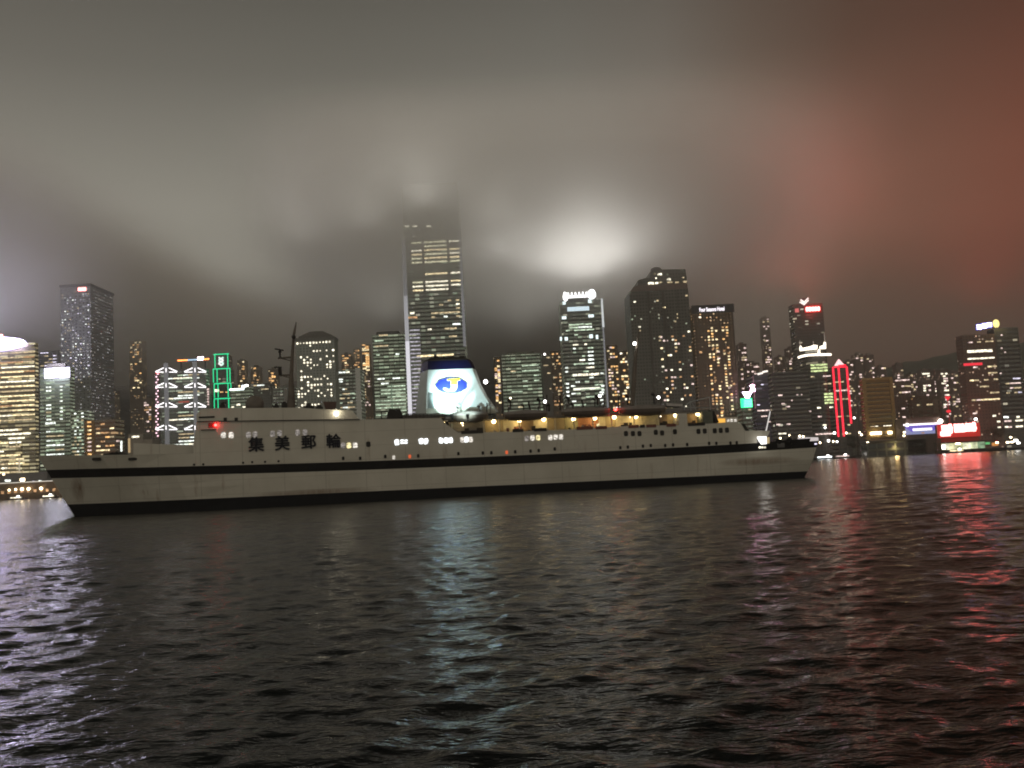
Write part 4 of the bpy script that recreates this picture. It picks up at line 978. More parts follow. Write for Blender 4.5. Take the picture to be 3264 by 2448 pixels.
# ---- stepped hotel tower
b = Bld('residential_tower', 'broad dark serviced apartment tower with stepped curving roof and scattered window lights', 2010, 2194, 925, 960, 46, F_GRID, body=False)
bx = lambda px: b.loc(px, 925)[0]
b.part(MB().prism([(bx(2005), -1), (bx(2194), -1), (bx(2194), b.zof(925)), (bx(2005), b.zof(925))], .0, 46), 'facade', F_GRID)
b.part(MB().prism([(bx(2008), b.zof(925) + .02), (bx(2193), b.zof(925) + .02), (bx(2192), b.zof(905)), (bx(2036), b.zof(905)), (bx(2018), b.zof(911))], .2, 44), 'penthouse_floor', mat('rosy cladding', (.22, .16, .14), .6))
b.part(MB().prism([(bx(2035), b.zof(905) + .02), (bx(2192), b.zof(905) + .02), (bx(2192), b.zof(884)), (bx(2058), b.zof(884)), (bx(2036), b.zof(889))], .4, 42), 'penthouse_floor', F_GRID)
b.part(MB().prism([(bx(2076), b.zof(884) + .02), (bx(2191), b.zof(884) + .02), (bx(2190), b.zof(861)), (bx(2120), b.zof(859)), (bx(2076), b.zof(863))], .6, 40), 'penthouse_floor', F_GRID)
x, z = b.loc(2097, 853); b.part(MB().ball((x, 12, z), 4.0, 1.5, 1, .8).tube((x, 12, z - 7), (x, 12, z - 2), 1.0), 'roof_ornament', DCONC)
for x, y, w, h, q in ((2075, 903, 18, 7, 0), (2093, 902, 10, 6, 0), (2106, 900, 9, 4, 1), (2135, 900, 16, 5, 1), (2158, 900, 12, 4, 1), (2183, 898, 12, 6, 1), (2103, 874, 14, 6, 0), (2087, 873, 4, 4, 1), (2091, 887, 5, 4, 0), (2132, 890, 12, 6, 0), (2178, 885, 4, 4, 1)): b.wpx(x, y, w, h, (W_CREAM, W_WARM_DIM)[q])
b.dots(.03, .99, 935, 1085, 17, 14, .09, 2.2, 1.5, [W_CREAM, W_WARM, W_WARM_DIM, W_WARM_DIM]); b.dots(.45, .99, 1075, 1300, 11, 20, .22, 2.2, 1.6, [W_WARM, W_PINK, W_AMBER_DIM, W_CREAM])
for f in (.30, .56, .8): b.part(MB().box(-b.W / 2 + f * b.W - .6, -b.W / 2 + f * b.W + .6, -.6, -.02, 0, b.zof(930)), 'pier', mat('tower pier', (.09, .08, .07), .6))

# ---- hotel with lettering
b = Bld('hotel_tower', 'brown hotel tower with white lettering under its roof and columns of amber windows', 2206, 2335, 975, 965, 44, F_HOT)
b.block(-b.W / 2 - 1, b.W / 2 + 1, -1.5, -.05, b.zof(998), b.H + 1, DCONC, 'sign_fascia')
x, z = b.loc(2268, 987); sg = lettering('hotel sign', 'Four Seasons Hotel', 5.6, lamp_mat('sign letters', (1, .93, 1), 1.9), b.root, (x, -1.75, z), bold=.10, depth=.12, name_obj='sign_lettering')
sg.scale = (b.m(80) / max(1e-3, sg.dimensions.x), 1, 1)
for x, y in ((2231, 1011), (2253, 1013), (2284, 1012)): b.wpx(x, y, 7 if x == 2231 else 4, 4, W_CREAM if x == 2231 else W_AMBER_DIM)
for f in (.36, .45, .55, .72, .82): b.dots(f - .03, f + .03, 1036, 1345, 1, 34, .5, 2.0, 1.6, [W_AMBER, W_WARM, W_AMBER_DIM, W_WARM])
b.dots(.08, .95, 1100, 1345, 8, 24, .12, 2.6, 1.9, [W_AMBER_DIM, W_PINK]); b.roof(.2, .8, 3)

# ---- pink, white and green sign stack; faint purple tower
b = Bld('office_block', 'small block under a stack of signs, pink above white above green', 2364, 2397, 1300, 940, 22, F_GRY)
b.part(MB().box(b.loc(2362, 1)[0], b.loc(2398, 1)[0], -1.5, -.05, b.zof(1299), b.zof(1270)), 'green_sign', lamp_mat('sign green', (.05, 2.2, .75), 1))
for i in range(5): b.wpx(2383, 1276 + i * 5, 26, 2.6, lamp_mat('sign mint', (.6, 2, 1.4), 1), 'sign_line', -1.5)
b.part(MB().prism([b.loc(x, y) for x, y in ((2376, 1269), (2388, 1269), (2391, 1260), (2397, 1249), (2365, 1250), (2370, 1258))], -1.6, -.2), 'bowl_sign', lamp_mat('sign white lilac', (7, 6, 8), 1))
k = MB(); k.prism([b.loc(x, y) for x, y in ((2390, 1248), (2406, 1248), (2406, 1240), (2402, 1235), (2405, 1228), (2396, 1225), (2389, 1229), (2393, 1236))], -1.6, -.2); b.part(k, 'pink_sign', lamp_mat('sign pink hot', (14, 7, 10), 1))
x, z = b.loc(2404, 1226); b.part(MB().tube((x, 2, b.H - 1), (x, 2, b.zof(1198)), .45, .3), 'mast', lamp_mat('pink mast', (.8, .4, .45), .3))
point_lamp('pink sign glow', (b.X + 3, b.D - 5, b.zb + b.zof(1238)), (1, .25, .5), 6.0e3, 3)
b.rows(.1, .9, 1306, 1345, 4, .4, 3, 1.3, [W_GREEN, W_WARM_DIM])
b = Bld('office_tower', 'faint purplish tower with a slanting white light bar on its roof', 2400, 2452, 1192, 990, 30, facade('facade purple dim', (.10, .085, .11), 4., 300., .5, 1., .3, (.7, .6, .9), (.9, .8, .8), .12, .25))
x0, z0 = b.loc(2414, 1193); x1, z1 = b.loc(2446, 1183); b.part(MB().tube((x0, -1, z0), ((x0 + x1) / 2, -1, (z0 + z1) / 2 - .4), .9).tube(((x0 + x1) / 2, -1, (z0 + z1) / 2 + .6), (x1, -1, z1), .9), 'light_bar', lamp_mat('bar white', (1, .9, .8), 1.6))
b.wpx(2430, 1226, 8, 3, W_LILAC); b.rows(.1, .9, 1290, 1360, 6, .3, 4, 1.2, [W_PINK, W_LILAC])

# ---- dark twin block and the crowned round tower behind it
b = Bld('office_block', 'wide nearly black office block with only a few lit windows, behind the ship stern', 2459, 2575, 1184, 950, 16, F_DRK)
for x, y, w in ((2487, 1260, 13), (2496, 1287, 10), (2511, 1296, 13), (2524, 1276, 4), (2481, 1353, 12), (2513, 1352, 12), (2494, 1382, 24), (2583, 1311, 6), (2555, 1258, 4), (2541, 1258, 6)): b.wpx(x, y, w, 4, W_PINK if w < 24 else W_CREAM)
b = Bld('office_tower', 'round office tower with floodlit crown ring and roof spikes', 2572, 2648, 1148, 990, 40, F_DRK, body=False)
b.part(MB().prism([(x, y) for x, y in [(b.W / 2 * math.cos(t), 22 + 22 * math.sin(t)) for t in (2 * math.pi * i / 24 for i in range(24))]], -1, b.H + 12, axis='z'), 'facade', F_DRK)
cl = lamp_mat('crown cream', (1, .88, .70), 2.8)
k = MB()
pts = [(-b.m(34) + b.m(76) * i / 10, -4 + 3.0 * ((i - 5) / 5) ** 2, b.zof(1137) - b.m(5) * ((i - 6) / 6) ** 2 * (1 if i < 6 else 0)) for i in range(11)]
pts = [(b.loc(2541 + 10.6 * i, 1134)[0], -5 + 3.0 * ((i - 5) / 5) ** 2, b.loc(2541 + 10.6 * i, [1141, 1137, 1135, 1133.5, 1133, 1132.5, 1132, 1132, 1131.5, 1131, 1131][i])[1]) for i in range(11)]
k.path(pts, 1.2); b.part(k, 'light_ring', cl)
def crown(pp, d0, d1, nm): b.part(MB().prism([b.loc(x, y) for x, y in pp], d0, d1), nm, cl)
crown([(2550, 1119), (2575, 1116), (2603, 1113), (2604, 1101), (2592, 1100), (2580, 1105), (2556, 1110), (2551, 1102), (2549, 1108)], -2, 1, 'crown_panel')
crown([(2613, 1112), (2631, 1112), (2631, 1093), (2627, 1090), (2625, 1100), (2613, 1104)], -2, 1, 'crown_panel')
crown([(2606, 1131), (2613, 1131), (2612, 1114), (2607, 1114)], -2, 1, 'crown_stalk')
k = MB()
for x, y in ((2551, 1084), (2594, 1086), (2629, 1062)):
    a, z = b.loc(x, y); k = MB().tube((a, 2, b.H + 11.9), (a, 2, z), .5, .25); b.part(k, 'roof_spike', lamp_mat('lit spike', (1, .8, .65), .35))
for i in range(3): b.rows(.12, .85, 1163 + i * 9.5, 1164 + i * 9.5, 9, 1, 3, 1.8, [room_mat('window lime', (.85, 1, .45), 1.1)], merge=.8)
for i in range(4): b.rows(.60, .98, 1257 + i * 9.5, 1258 + i * 9.5, 9, 1, 2, 1.9, [room_mat('window lime', (.85, 1, .45), 1.1)], merge=.8)
b.rows(.1, .95, 1200, 1245, 8, .3, 5, 1.3, [W_PINK, W_WARM_DIM]); b.rows(.1, .95, 1300, 1400, 9, .25, 5, 1.4, [W_PINK, W_CREAM])
point_lamp('crown glow', (b.X, b.D - 9, b.zb + b.zof(1108)), (1, .8, .6), 8.0e3, 5)
b = Bld('skyscraper', 'shadowy tower in red haze topped by white chevrons and a glowing red roof sign', 2526, 2622, 968, 1250, 20, F_DRK)
k = MB()
x0, z0 = b.loc(2568, 993.5); x1, z1 = b.loc(2612, 977.5); n = 5
for i in range(n):
    xa = x0 + (x1 - x0) * i / n; xb = x0 + (x1 - x0) * (i + 1) / n - .35; c_ = 1.0
    k.prism([(xa + c_, z0), (xb - c_, z0), (xb, z0 + c_), (xb, z1 - c_), (xb - c_, z1), (xa + c_, z1), (xa, z1 - c_), (xa, z0 + c_)], -2.5, -1.0)
b.part(k, 'red_sign', L_REDSIGN)
b.part(MB().box(x0 - 2, x1 + 2, -.95, -.1, z0 - 2, z1 + 2), 'sign_backing', mat('sign board red', (.35, .02, .02), .5))
chv = lamp_mat('chevron white', (1, .85, .78), 1.8)
for dy in (0, 7): b.part(MB().prism([b.loc(x, y + dy) for x, y in ((2549 + dy * -.4, 957), (2562, 966.5), (2577 + dy * .1, 951), (2574, 949.5), (2561.5, 961.5), (2552, 954.5))], -2.2 - dy * .02, -1.2), 'chevron', chv)
b.part(MB().box(b.loc(2550, 1)[0], b.loc(2577, 1)[0], -.9, -.2, b.zof(985) + 3, b.zof(950)), 'chevron_frame', DCONC)
b.part(MB().box(b.loc(2532, 1)[0], b.loc(2544, 1)[0], -1.2, -.1, b.zof(994), b.zof(982)), 'small_red_sign', lamp_mat('small red sign', (1.0, .22, .2), .8))
point_lamp('red sign glow', (b.X + (x0 + x1) / 2, b.D - 14, b.zb + z0 - 1), (1, .06, .05), 1.0e4, 6)
point_lamp('red sign uplight', (b.X + (x0 + x1) / 2, b.D - 3, b.zb + z1 + 3), (1, .13, .08), 7.0e5, 30, spot=R(172), aim=(b.X + (x0 + x1) / 2 + 20, b.D - 20, b.zb + z1 + 200), blend=.8)

# ---- red outlined tower
b = Bld('office_tower', 'dark slim tower drawn in red neon lines with a pale pink pyramid on top', 2654, 2698, 1170, 1000, 30, F_DRK)
k = MB()
for f in (0, .40, 1.0):
    k = MB().tube((-b.W / 2 + f * b.W, -.8, b.zof(1392 if f < .9 else 1352)), (-b.W / 2 + f * b.W, -.8, b.H), .95, .95, 6); b.part(k, 'neon_line', L_REDLINE)
b.part(MB().tube((-b.W / 2, -.9, b.H), (b.W / 2, -.9, b.H), .75).tube((-b.W * .1, -.9, b.H + 1.8), (b.W * .45, -.9, b.H + 1.8), .6), 'neon_line', L_REDLINE)
b.part(MB().loft([[(x * 4 + 2.5, 8 + y * 4, b.H + 2.6) for x, y in ((-1, -1), (1, -1), (1, 1), (-1, 1))], [(x * .4 + 2.5, 8 + y * .4, b.H + 9) for x, y in ((-1, -1), (1, -1), (1, 1), (-1, 1))]]), 'pyramid_roof', lamp_mat('pink pyramid', (1, .6, .6), 1.7))
b.rows(.05, .95, 1190, 1390, 9, .28, 4, 1.3, [W_PINK, W_WARM_DIM])

# ---- gold gridded slab and dim neighbours
b = Bld('office_block', 'golden brown slab with a rigid grid of dark window slots, beside red neon tower', 2752, 2838, 1206, 960, 12, F_GOLD)
GP = mat('gold piers', (.42, .30, .12), .7)
for f in (0, 1): b.part(MB().box(-b.W / 2 + f * b.W - 1.6, -b.W / 2 + f * b.W + 1.6, -1.4, .5, -1, b.H + .8), 'pier', GP)
b.part(MB().box(-b.W / 2 + 1.61, b.W / 2 - 1.61, -1.3, .5, b.H - 2, b.H + .7), 'cornice', GP)
zz = b.H - 6
while zz > 4:
    b.part(MB().box(-b.W / 2 + 1.62, b.W / 2 - 1.62, -.75, -.02, zz - .95, zz + .95), 'spandrel', GP); zz -= 4.3
for i in range(3): b.rows(.1, .9, (1250, 1326, 1360)[i], (1252, 1328, 1362)[i], 6, .4, 5, 1.5, [W_WARM_DIM, W_CREAM])
for x in (2778, 2790, 2800, 2834): b.win(b.loc(x, 1380)[0], b.zof(1381), 4, 2.6, L_WARM, -2.2, 'arcade_lamp')
point_lamp('gold slab flood', (b.X, b.D - 30, QUAY + 6), (1, .68, .28), 1.2e4, 4)
b = Bld('office_block', 'dim reddish office block with broken rows of light, right of the golden slab', 2842, 2902, 1208, 1010, 14, F_RESR)
b.rows(.02, .95, 1212, 1262, 6.4, .55, 6, 1.4, [W_PINK, W_WARM_DIM], merge=.5); b.rows(.02, .95, 1275, 1380, 9, .16, 5, 1.4, [W_PINK])
b = Bld('office_block', 'low brown block behind the blue and white screen', 2905, 2996, 1262, 1000, 30, facade('facade brown plain', (.15, .10, .075), 4.5, 9, .4, .5, .05, *CA, .5, .06))
b.rows(.05, .95, 1290, 1340, 12, .12, 8, 1.4, [W_WARM_DIM]); b.block(b.W * .22, b.W * .4, -.6, -.02, b.zof(1318), b.zof(1275), mat('dull pier', (.24, .2, .15), .8), 'pier')
b = Bld('shopping_podium', 'grey podium carrying a wide blue and white screen with a lit top edge', 2886, 2996, 1330, 930, 26, mat('podium wall', (.17, .13, .11), .8))
sx0, sz0 = b.loc(2887, 1386); sx1, sz1 = b.loc(2992, 1352)
b.part(MB().box(sx0, sx1, -.8, -.05, sz0, sz1), 'screen', lamp_mat('screen pale blue', (.42, .46, .80), .62))
ccx = (sx0 + sx1) / 2
b.part(MB().prism([(sx0, sz1 - .02), (sx0, sz1 - 2.0), (sx0 + 6, sz1 - 6.5), (ccx, sz1 - 4.2), (sx1 - 6, sz1 - 6.0), (sx1, sz1 - 2.2), (sx1, sz1 - .02)], -1.0, -.82), 'screen_picture', lamp_mat('screen deep blue', (.20, .16, .80), .75))
b.part(MB().box(ccx - b.m(32), ccx + b.m(30), -1.2, -1.02, sz1 - 5.4, sz1 - 3.0), 'screen_caption', lamp_mat('screen white', (1, .95, 1), 1.6))
b.part(MB().box(ccx - 1.4, ccx + 1.4, -1.15, -.83, sz0 + .5, sz1 - 7), 'screen_picture', lamp_mat('screen orange', (.8, .4, .2), .6))
b.part(MB().box(sx0 - 1.5, sx1 + 1, -1.6, -.05, sz1 + .02, sz1 + 1.5), 'light_edge', lamp_mat('screen edge', (1, .92, .95), 2.4))
x, z = b.loc(2995, 1343); b.part(MB().ball((x, -2, z), 2.2), 'flood_lamp', lamp_mat('flood hot', (9, 8, 7), 1)); x, z = b.loc(2889, 1355); b.part(MB().ball((x, -2, z), 1.5), 'flood_lamp', lamp_mat('flood hot', (9, 8, 7), 1))
for x, y in ((2881, 1378), (2880, 1389)): b.wpx(x, y, 6, 5, L_WARM, 'lamp', -1)

# ---- big red sign
b = Bld('sign_building', 'low dark block carrying the huge glowing red sign of three blazing characters', 2994, 3116, 1352, 893, 10, mat('sign block wall', (.10, .06, .05), .8))
def glyph(cx, cyy, w, h, seed):
    r_ = random.Random(seed); k = MB()
    for i in range(4):
        x0, z0 = b.loc(cx - w / 2 + r_.uniform(0, w * .1), cyy - h / 2 + h * (i + .5) / 4); x1 = b.loc(cx + w / 2 - r_.uniform(0, w * .1), 1)[0]
        k.box(x0, x1, -2.4 - .003 * i, -1.2, z0 - 1.15, z0 + 1.15)
    for i in range(3):
        x0, z0 = b.loc(cx - w * .35 + w * .35 * i, cyy + h / 2); z1 = b.loc(cx, cyy - h / 2)[1]
        k.box(x0 - 1.0, x0 + 1.0, -2.5 - .003 * i, -1.25, z0, z1 + r_.uniform(0, 1.5))
    b.part(k, 'sign_character', L_REDSIGN)
glyph(3016, 1369, 34, 26, 1); glyph(3055, 1366, 33, 24, 2); glyph(3091, 1363, 35, 24, 3); glyph(3010, 1384, 30, 9, 4)
x0, z0 = b.loc(2989, 1397); x1, z1 = b.loc(3120, 1347)
b.part(MB().box(x0, x1, -1.0, -.05, z0, z1), 'sign_backing', L_REDHALO)  # emissive panel stands for the red halo round the characters
for i in range(4): point_lamp('red character glow', (b.X + x0 + (x1 - x0) * (i + .5) / 4, b.D - 9, b.zb + (z0 + z1) / 2 + 2), (1, .05, .03), 7.0e3, 8)

# ---- right edge tower
b = Bld('office_tower', 'tall reddish tower with a blue white roof sign and a yellow roof ball at right', 3066, 3170, 1066, 905, 14, F_RESR)
b.block(b.W / 2 + 1.4, b.W / 2 + 1.4 + b.m(76), 2, 16, -1, b.zof(1048), F_DRK, 'side_wing')
b.part(MB().box(b.W / 2 + .02, b.W / 2 + 1.38, .5, 14, -1, b.zof(1052), ), 'recess', DCONC)
sgm = lamp_mat('sign blue hot', (4.5, 4.2, 9), 1); sg2 = lamp_mat('sign blue dim', (.12, .15, .9), .9)
for (px, py, w, h), sd in zip(((3120, 1043, 14, 14), (3137, 1039, 13, 15), (3152, 1036, 15, 12)), (1, 2, 3)):
    r_ = random.Random(sd); k = MB(); xx, zz = b.loc(px, py); ww, hh = b.m(w) / 2, b.m(h) / 2
    for i in range(3): k.box(xx - ww, xx + ww, -1.2 - .004 * i, -.3, zz - hh + hh * .8 * i, zz - hh + hh * .8 * i + .95)
    k.box(xx - ww * .5, xx - ww * .5 + .9, -1.25, -.3, zz - hh, zz + hh).box(xx + ww * .35, xx + ww * .35 + .9, -1.26, -.3, zz - hh, zz + hh); b.part(k, 'sign_character', sgm)
x0, z0 = b.loc(3110, 1052); x1, z1 = b.loc(3162, 1028); b.part(MB().prism([b.loc(x, y) for x, y in ((3111, 1053), (3162, 1044), (3162, 1026), (3111, 1034))], -.28, .1), 'sign_backing', sg2)
x, z = b.loc(3180, 1030); b.part(MB().ball((x, 3, z), b.m(11), 1, .6, 1.25), 'roof_ball', lamp_mat('yellow ball', (1.6, 1.3, .45), 1), True); b.part(MB().tube((x, 3, z - 6), (x, 3, z - 3), .8), 'ball_stand', DCONC)
point_lamp('ball glow', (b.X + x, b.D - 6, b.zb + z), (1, .8, .3), 6e3, 2)
point_lamp('added fog fill', (b.X + 10, b.D + 8, b.zb + b.H + 34), (1, .09, .05), 1.3e6, 40, spot=R(172), aim=(b.X + 40, b.D + 8, b.zb + b.H + 200), blend=.8)  # added red fill above the roof to redden the haze, no lamp there
b.wpx(3123, 1119, 80, 8, W_CREAM, 'lit_floor'); b.wpx(3127, 1142, 86, 4.5, W_CREAM, 'lit_floor'); b.wpx(3101, 1161, 60, 8, lamp_mat('red strip', (1, .03, .06), 1.1), 'red_strip')
b.rows(.05, .95, 1090, 1096, 5, .8, 7, 1.1, [W_PINK, W_WARM_DIM], merge=.3); b.rows(.1, .98, 1170, 1330, 6.2, .33, 6, 1.3, [W_PINK, W_WARM_DIM, W_WARM], merge=.4)
b.rows(1.1, 1.7, 1212, 1260, 4.4, .6, 5, 1.2, [W_PINK, W_LILAC, W_WARM_DIM], y=2.0, merge=.5); b.rows(.7, 1.6, 1328, 1372, 5.5, .55, 8, 1.5, [W_PINK, W_CREAM], y=-.0, merge=.4)
b.wpx(3195, 1330, 46, 6, W_WHITE, y=1.9); b.wpx(3248, 1329, 9, 6, W_CREAM, y=1.9)
for x, y in ((3196, 1067), (3196, 1109), (3193, 1189), (3207, 1122)): b.wpx(x, y, 5, 4, W_PINK, y=1.9)
b = Bld('office_block', 'dark block running out of the right edge with a few pink lit floors', 3226, 3400, 1222, 960, 30, F_RESR)
b.rows(.02, .4, 1226, 1380, 7, .5, 8, 1.4, [W_PINK, W_WARM_DIM, W_LILAC], merge=.4)
b = Bld('radio_mast', 'little red lit mast with a heart shaped top above the red sign', 3014, 3026, 1268, 950, 4, DCONC, cat='mast', body=False)
x, z = b.loc(3020, 1268); k = MB().tube((x, 0, -1), (x, 0, z), .4); b.part(k, 'mast_pole', lamp_mat('dim red pole', (.6, .03, .03), .35))
b.part(MB().prism([b.loc(px, py) for px, py in ((3020, 1277), (3012, 1267), (3012, 1264), (3028, 1264), (3028, 1267))], -1, 0), 'heart', lamp_mat('heart red', (1, .03, .05), 1.1)); b.part(MB().ball((b.loc(3023, 1311)[0], -.5, b.loc(3023, 1311)[1]), 1.5, 1.6), 'lamp', lamp_mat('heart red', (1, .03, .05), 1.1))

# ---- apartment towers on the hillside
HT = [  # x, top, width, distance, label, windows
    (432, 1086, 42, 1560, 'slim hillside tower strung with amber lights, left of the trussed bank tower', 0),
    (352, 1245, 30, 1480, 'short hillside block with pink dots behind the brown striped block', 1),
    (470, 1270, 26, 1480, 'low hillside block with few lights, touching the trussed bank tower', 1),
    (768, 1148, 26, 1600, 'hillside tower with two faint dots, first right of the green neon tower', 0),
    (812, 1168, 30, 1560, 'hillside tower with a row of amber lights left of the fore mast', 0),
    (868, 1176, 28, 1520, 'hillside tower with a bright amber pair beside the fore mast', 0),
    (1104, 1128, 34, 1560, 'hillside tower of scattered dots above the pale edged tower', 0),
    (1136, 1112, 20, 1620, 'thinnest hillside tower, left of the orange ladder of lights', 0),
    (2366, 1096, 26, 1500, 'hillside tower with faint dots, right of the lettered hotel', 2),
    (2440, 1012, 24, 1640, 'highest hillside tower, two lonely lights right of the lettered hotel', 2),
    (2398, 1156, 44, 1420, 'hillside block with lights just above the pink sign', 2),
    (2488, 1136, 24, 1420, 'hillside tower with a bright column of dots above the black office block', 2),
    (2524, 1108, 30, 1460, 'hillside tower left of the floodlit crown ring', 2),
    (2708, 1150, 20, 1460, 'narrow hillside tower touching the pink pyramid', 2),
    (2738, 1128, 26, 1500, 'hillside tower with dots up and left of the golden slab', 2),
    (2772, 1130, 26, 1540, 'hillside tower with dots straight above the golden slab', 2),
    (2812, 1168, 26, 1480, 'hillside tower without bright lights above the right corner of the golden slab', 2),
    (2867, 1160, 22, 1500, 'hillside tower with one strong lamp above the dim reddish block', 2),
    (2912, 1190, 24, 1440, 'hillside tower between dim reddish block and the three bright stacks', 2),
    (2950, 1178, 28, 1400, 'hillside tower with the first of three bright light stacks', 3),
    (2985, 1180, 20, 1420, 'hillside tower with the middle of three bright light stacks', 3),
    (3008, 1178, 24, 1400, 'hillside tower with the last and brightest of three light stacks', 3),
    (3040, 1184, 26, 1440, 'hillside tower against the left side of the yellow ball tower', 2)]
for x, y, w, D, lab, kd_ in HT:
    xx = P(x, y, D).x
    b = Bld('apartment_tower', lab, x - w / 2, x + w / 2, y, D, 18, F_RES if kd_ < 2 else F_RESR, group='apartment towers on the hillside', zb=QUAY + hill_h(xx, D + 9) - 3)
    mats_ = ([W_AMBER, W_AMBER_DIM, W_WARM], [W_PINK, W_AMBER_DIM], [W_PINK, W_WARM_DIM, W_PINK], [W_CREAM, W_PINK])[kd_]
    b.dots(.08, .92, y + 6, y + 150, max(3, int(w / 8)), 20, (.30, .25, .22, .42)[kd_], 3.4, 2.2, mats_)
    b.roof(.3, .7, 3)

# ================================================================ WATERFRONT
# left: pier hall with a glowing eave and lamps
b = Bld('pier_hall', 'long low pier hall with glowing eave line, left of the ship bow', -260, 196, 1544, 985, 14, mat('pier wall', (.15, .10, .06), .8), zb=.6)
b.part(MB().box(-b.W / 2 - 1, b.W / 2, -3, 15, b.H + .01, b.H + .9), 'eave', lamp_mat('eave glow', (1, .92, .78), .75))
for i, px in enumerate((8, 29, 50, 70, 91, 112, 132, 151, 172)): b.wpx(px, 1570 - px * .05, 9, 9, facade and W_AMBER_DIM, 'bay')
b = Bld('terminal_block', 'dark terminal block behind the pier hall with a few lamps', -200, 150, 1512, 1004, 20, mat('terminal wall', (.09, .085, .08), .8))
for x, y, w, h, q in ((25, 1532, 18, 6, W_WHITE), (72, 1529, 14, 9, L_WARM), (107, 1534, 6, 3, W_LILAC), (128, 1533, 9, 4, W_WHITE), (12, 1512, 6, 4, L_WARM)): b.wpx(x, y, w, h, q, y=-.2)
def street_lamp(px, py, D, label, group, r_=1.0, hot=L_WARM, zb=QUAY):
    q = P(px, py, D); e = empty('street_lamp', (q.x, D, zb), label, 'street lamp', group)
    MB().tube((0, 0, -.6), (0, 0, q.z - zb - r_ * .5), .18, .12).build('pole', GREY, e); MB().ball((0, 0, q.z - zb), r_).build('lamp_globe', hot, e, True)
for i, (px, py) in enumerate(((29, 1562), (50, 1560), (70, 1559), (91, 1558), (131, 1557), (190, 1555))):
    street_lamp(px, py, 982.5, ('first globe lamp from the left along the pier hall', 'second globe lamp from the left along the pier hall', 'third globe lamp from the left along the pier hall', 'fourth globe lamp from the left along the pier hall', 'lone globe lamp under the middle of the glowing eave', 'globe lamp at the end of the pier hall nearest the ship bow')[i], 'globe lamps along the left pier', 1.5 if i in (2, 3, 4, 5) else 1.1, zb=.8)
tag(MB().box(-420, -300, 978, 989.98, -1.6, .9).build('pier_deck', CONC), kind='structure')

def boat(px, py, D, L, label, lit, hullm, hot=True):
    q = P(px, py, D); e = empty('small_ferry', (q.x, D, 0), label, 'boat', 'small boats along the far shore')
    MB().loft([[(t * L, -w * 2.4, .9 + .5 * abs(t) ** 2 * 2), (t * L, -w * 1.7, -.4), (t * L, w * 1.7, -.4), (t * L, w * 2.4, .9 + .5 * abs(t) ** 2 * 2)] for t, w in ((-.5, .35), (-.4, .9), (0, 1), (.3, .9), (.44, .5), (.5, .05))]).build('hull', hullm, e)
    MB().box(-L * .36, L * .22, -1.8, 1.8, 1.0, 3.0).build('cabin', PALE, e); MB().box(-L * .38, L * .25, -2.1, 2.1, 3.01, 3.2).build('roof', GREY, e)
    MB().box(-L * .34, L * .20, -1.95, -1.82, 1.7, 2.6).build('window', lit, e)
    if hot: MB().ball((L * .05, -2.2, 3.4), .8, 1.8).build('lamp', L_WHITE, e)
boat(58, 1583, 968, 20, 'small boat with a bright lamp moored under the third pier lamp', W_CREAM, DARK)
boat(161, 1577, 968, 20, 'small boat with a bright lamp moored nearest the ship bow', W_CREAM, DARK)
boat(2632, 1448, 955, 26, 'low ferry with white lit windows just past the ship stern', L_COOL, DARK)
boat(2688, 1445, 965, 24, 'low ferry with a red and white glow in front of the red neon tower', W_PINK, DARK)
boat(3052, 1438, 860, 22, 'launch with a yellow lamp beside the lit glass pier', W_WARM, DARK)

# right: pier shed, lit glass pier, trees, lamps
b = Bld('pier_shed', 'long unlit greenish pier shed in front of the golden slab', 2762, 2950, 1404, 930, 16, facade('shed cladding', (.10, .12, .10), 7, 9, .7, .8, .03, *CG, .2, .05), zb=.6)
b.part(MB().box(-b.W / 2 - 1, b.W / 2 + 1, -2, 18, b.H + .01, b.H + 1.2), 'roof', mat('shed roof', (.16, .16, .15), .7))
b.wpx(2765, 1408, 7, 5, L_WARM, 'lamp', -.3)
b = Bld('ferry_pier', 'ferry pier with a long strip of yellow green glass, under the red sign', 2998, 3206, 1407, 880, 14, mat('pier roof dark', (.06, .055, .05), .8), zb=.6, body=False)
xa, za = b.loc(3004, 1434); xb, zb_ = b.loc(3140, 1411)
b.part(MB().box(-b.W / 2, b.W / 2, 1, 14, -1.6, 2.4), 'pier_base', DARK)
n = 6; mm = [room_mat('pier glass %d' % i, c, s_, .12) for i, (c, s_) in enumerate((((1, .98, .70), 1.1), ((1, .95, .55), 1.0), ((.98, 1, .55), .95), ((1, 1, .70), 1.05), ((.95, 1, .62), .8), ((.5, .75, .45), .4)))]
for i in range(6):
    x0 = xa + (xb - xa) * i / 6; x1 = xa + (xb - xa) * (i + 1) / 6 - .35
    b.part(MB().box(x0, x1, .2, 1.2, 2.6, 8.4), 'glass_bay', mm[i])
b.part(MB().box(xa - 2, b.W / 2, -.5, 13, 8.45, 9.4), 'roof', mat('pier roof dark', (.06, .055, .05), .8))
for px, py, w, h, q in ((3008, 1425, 10, 12, L_WHITE), (3053, 1413, 14, 7, L_WARM), (3148, 1413, 14, 7, lamp_mat('kiosk green', (.2, .9, .3), .6)), (3172, 1416, 20, 10, lamp_mat('kiosk orange', (1, .4, .1), .7)), (3178, 1411, 9, 5, L_WARM), (3212, 1410, 9, 5, L_WARM), (3226, 1409, 9, 5, L_WARM), (3238, 1404, 12, 7, L_WHITE), (3246, 1412, 10, 5, L_WHITE), (3177, 1405, 5, 4, lamp_mat('kiosk red', (2, .1, .1), 1))):
    b.wpx(px, py, w, h, q, 'lamp', .1)
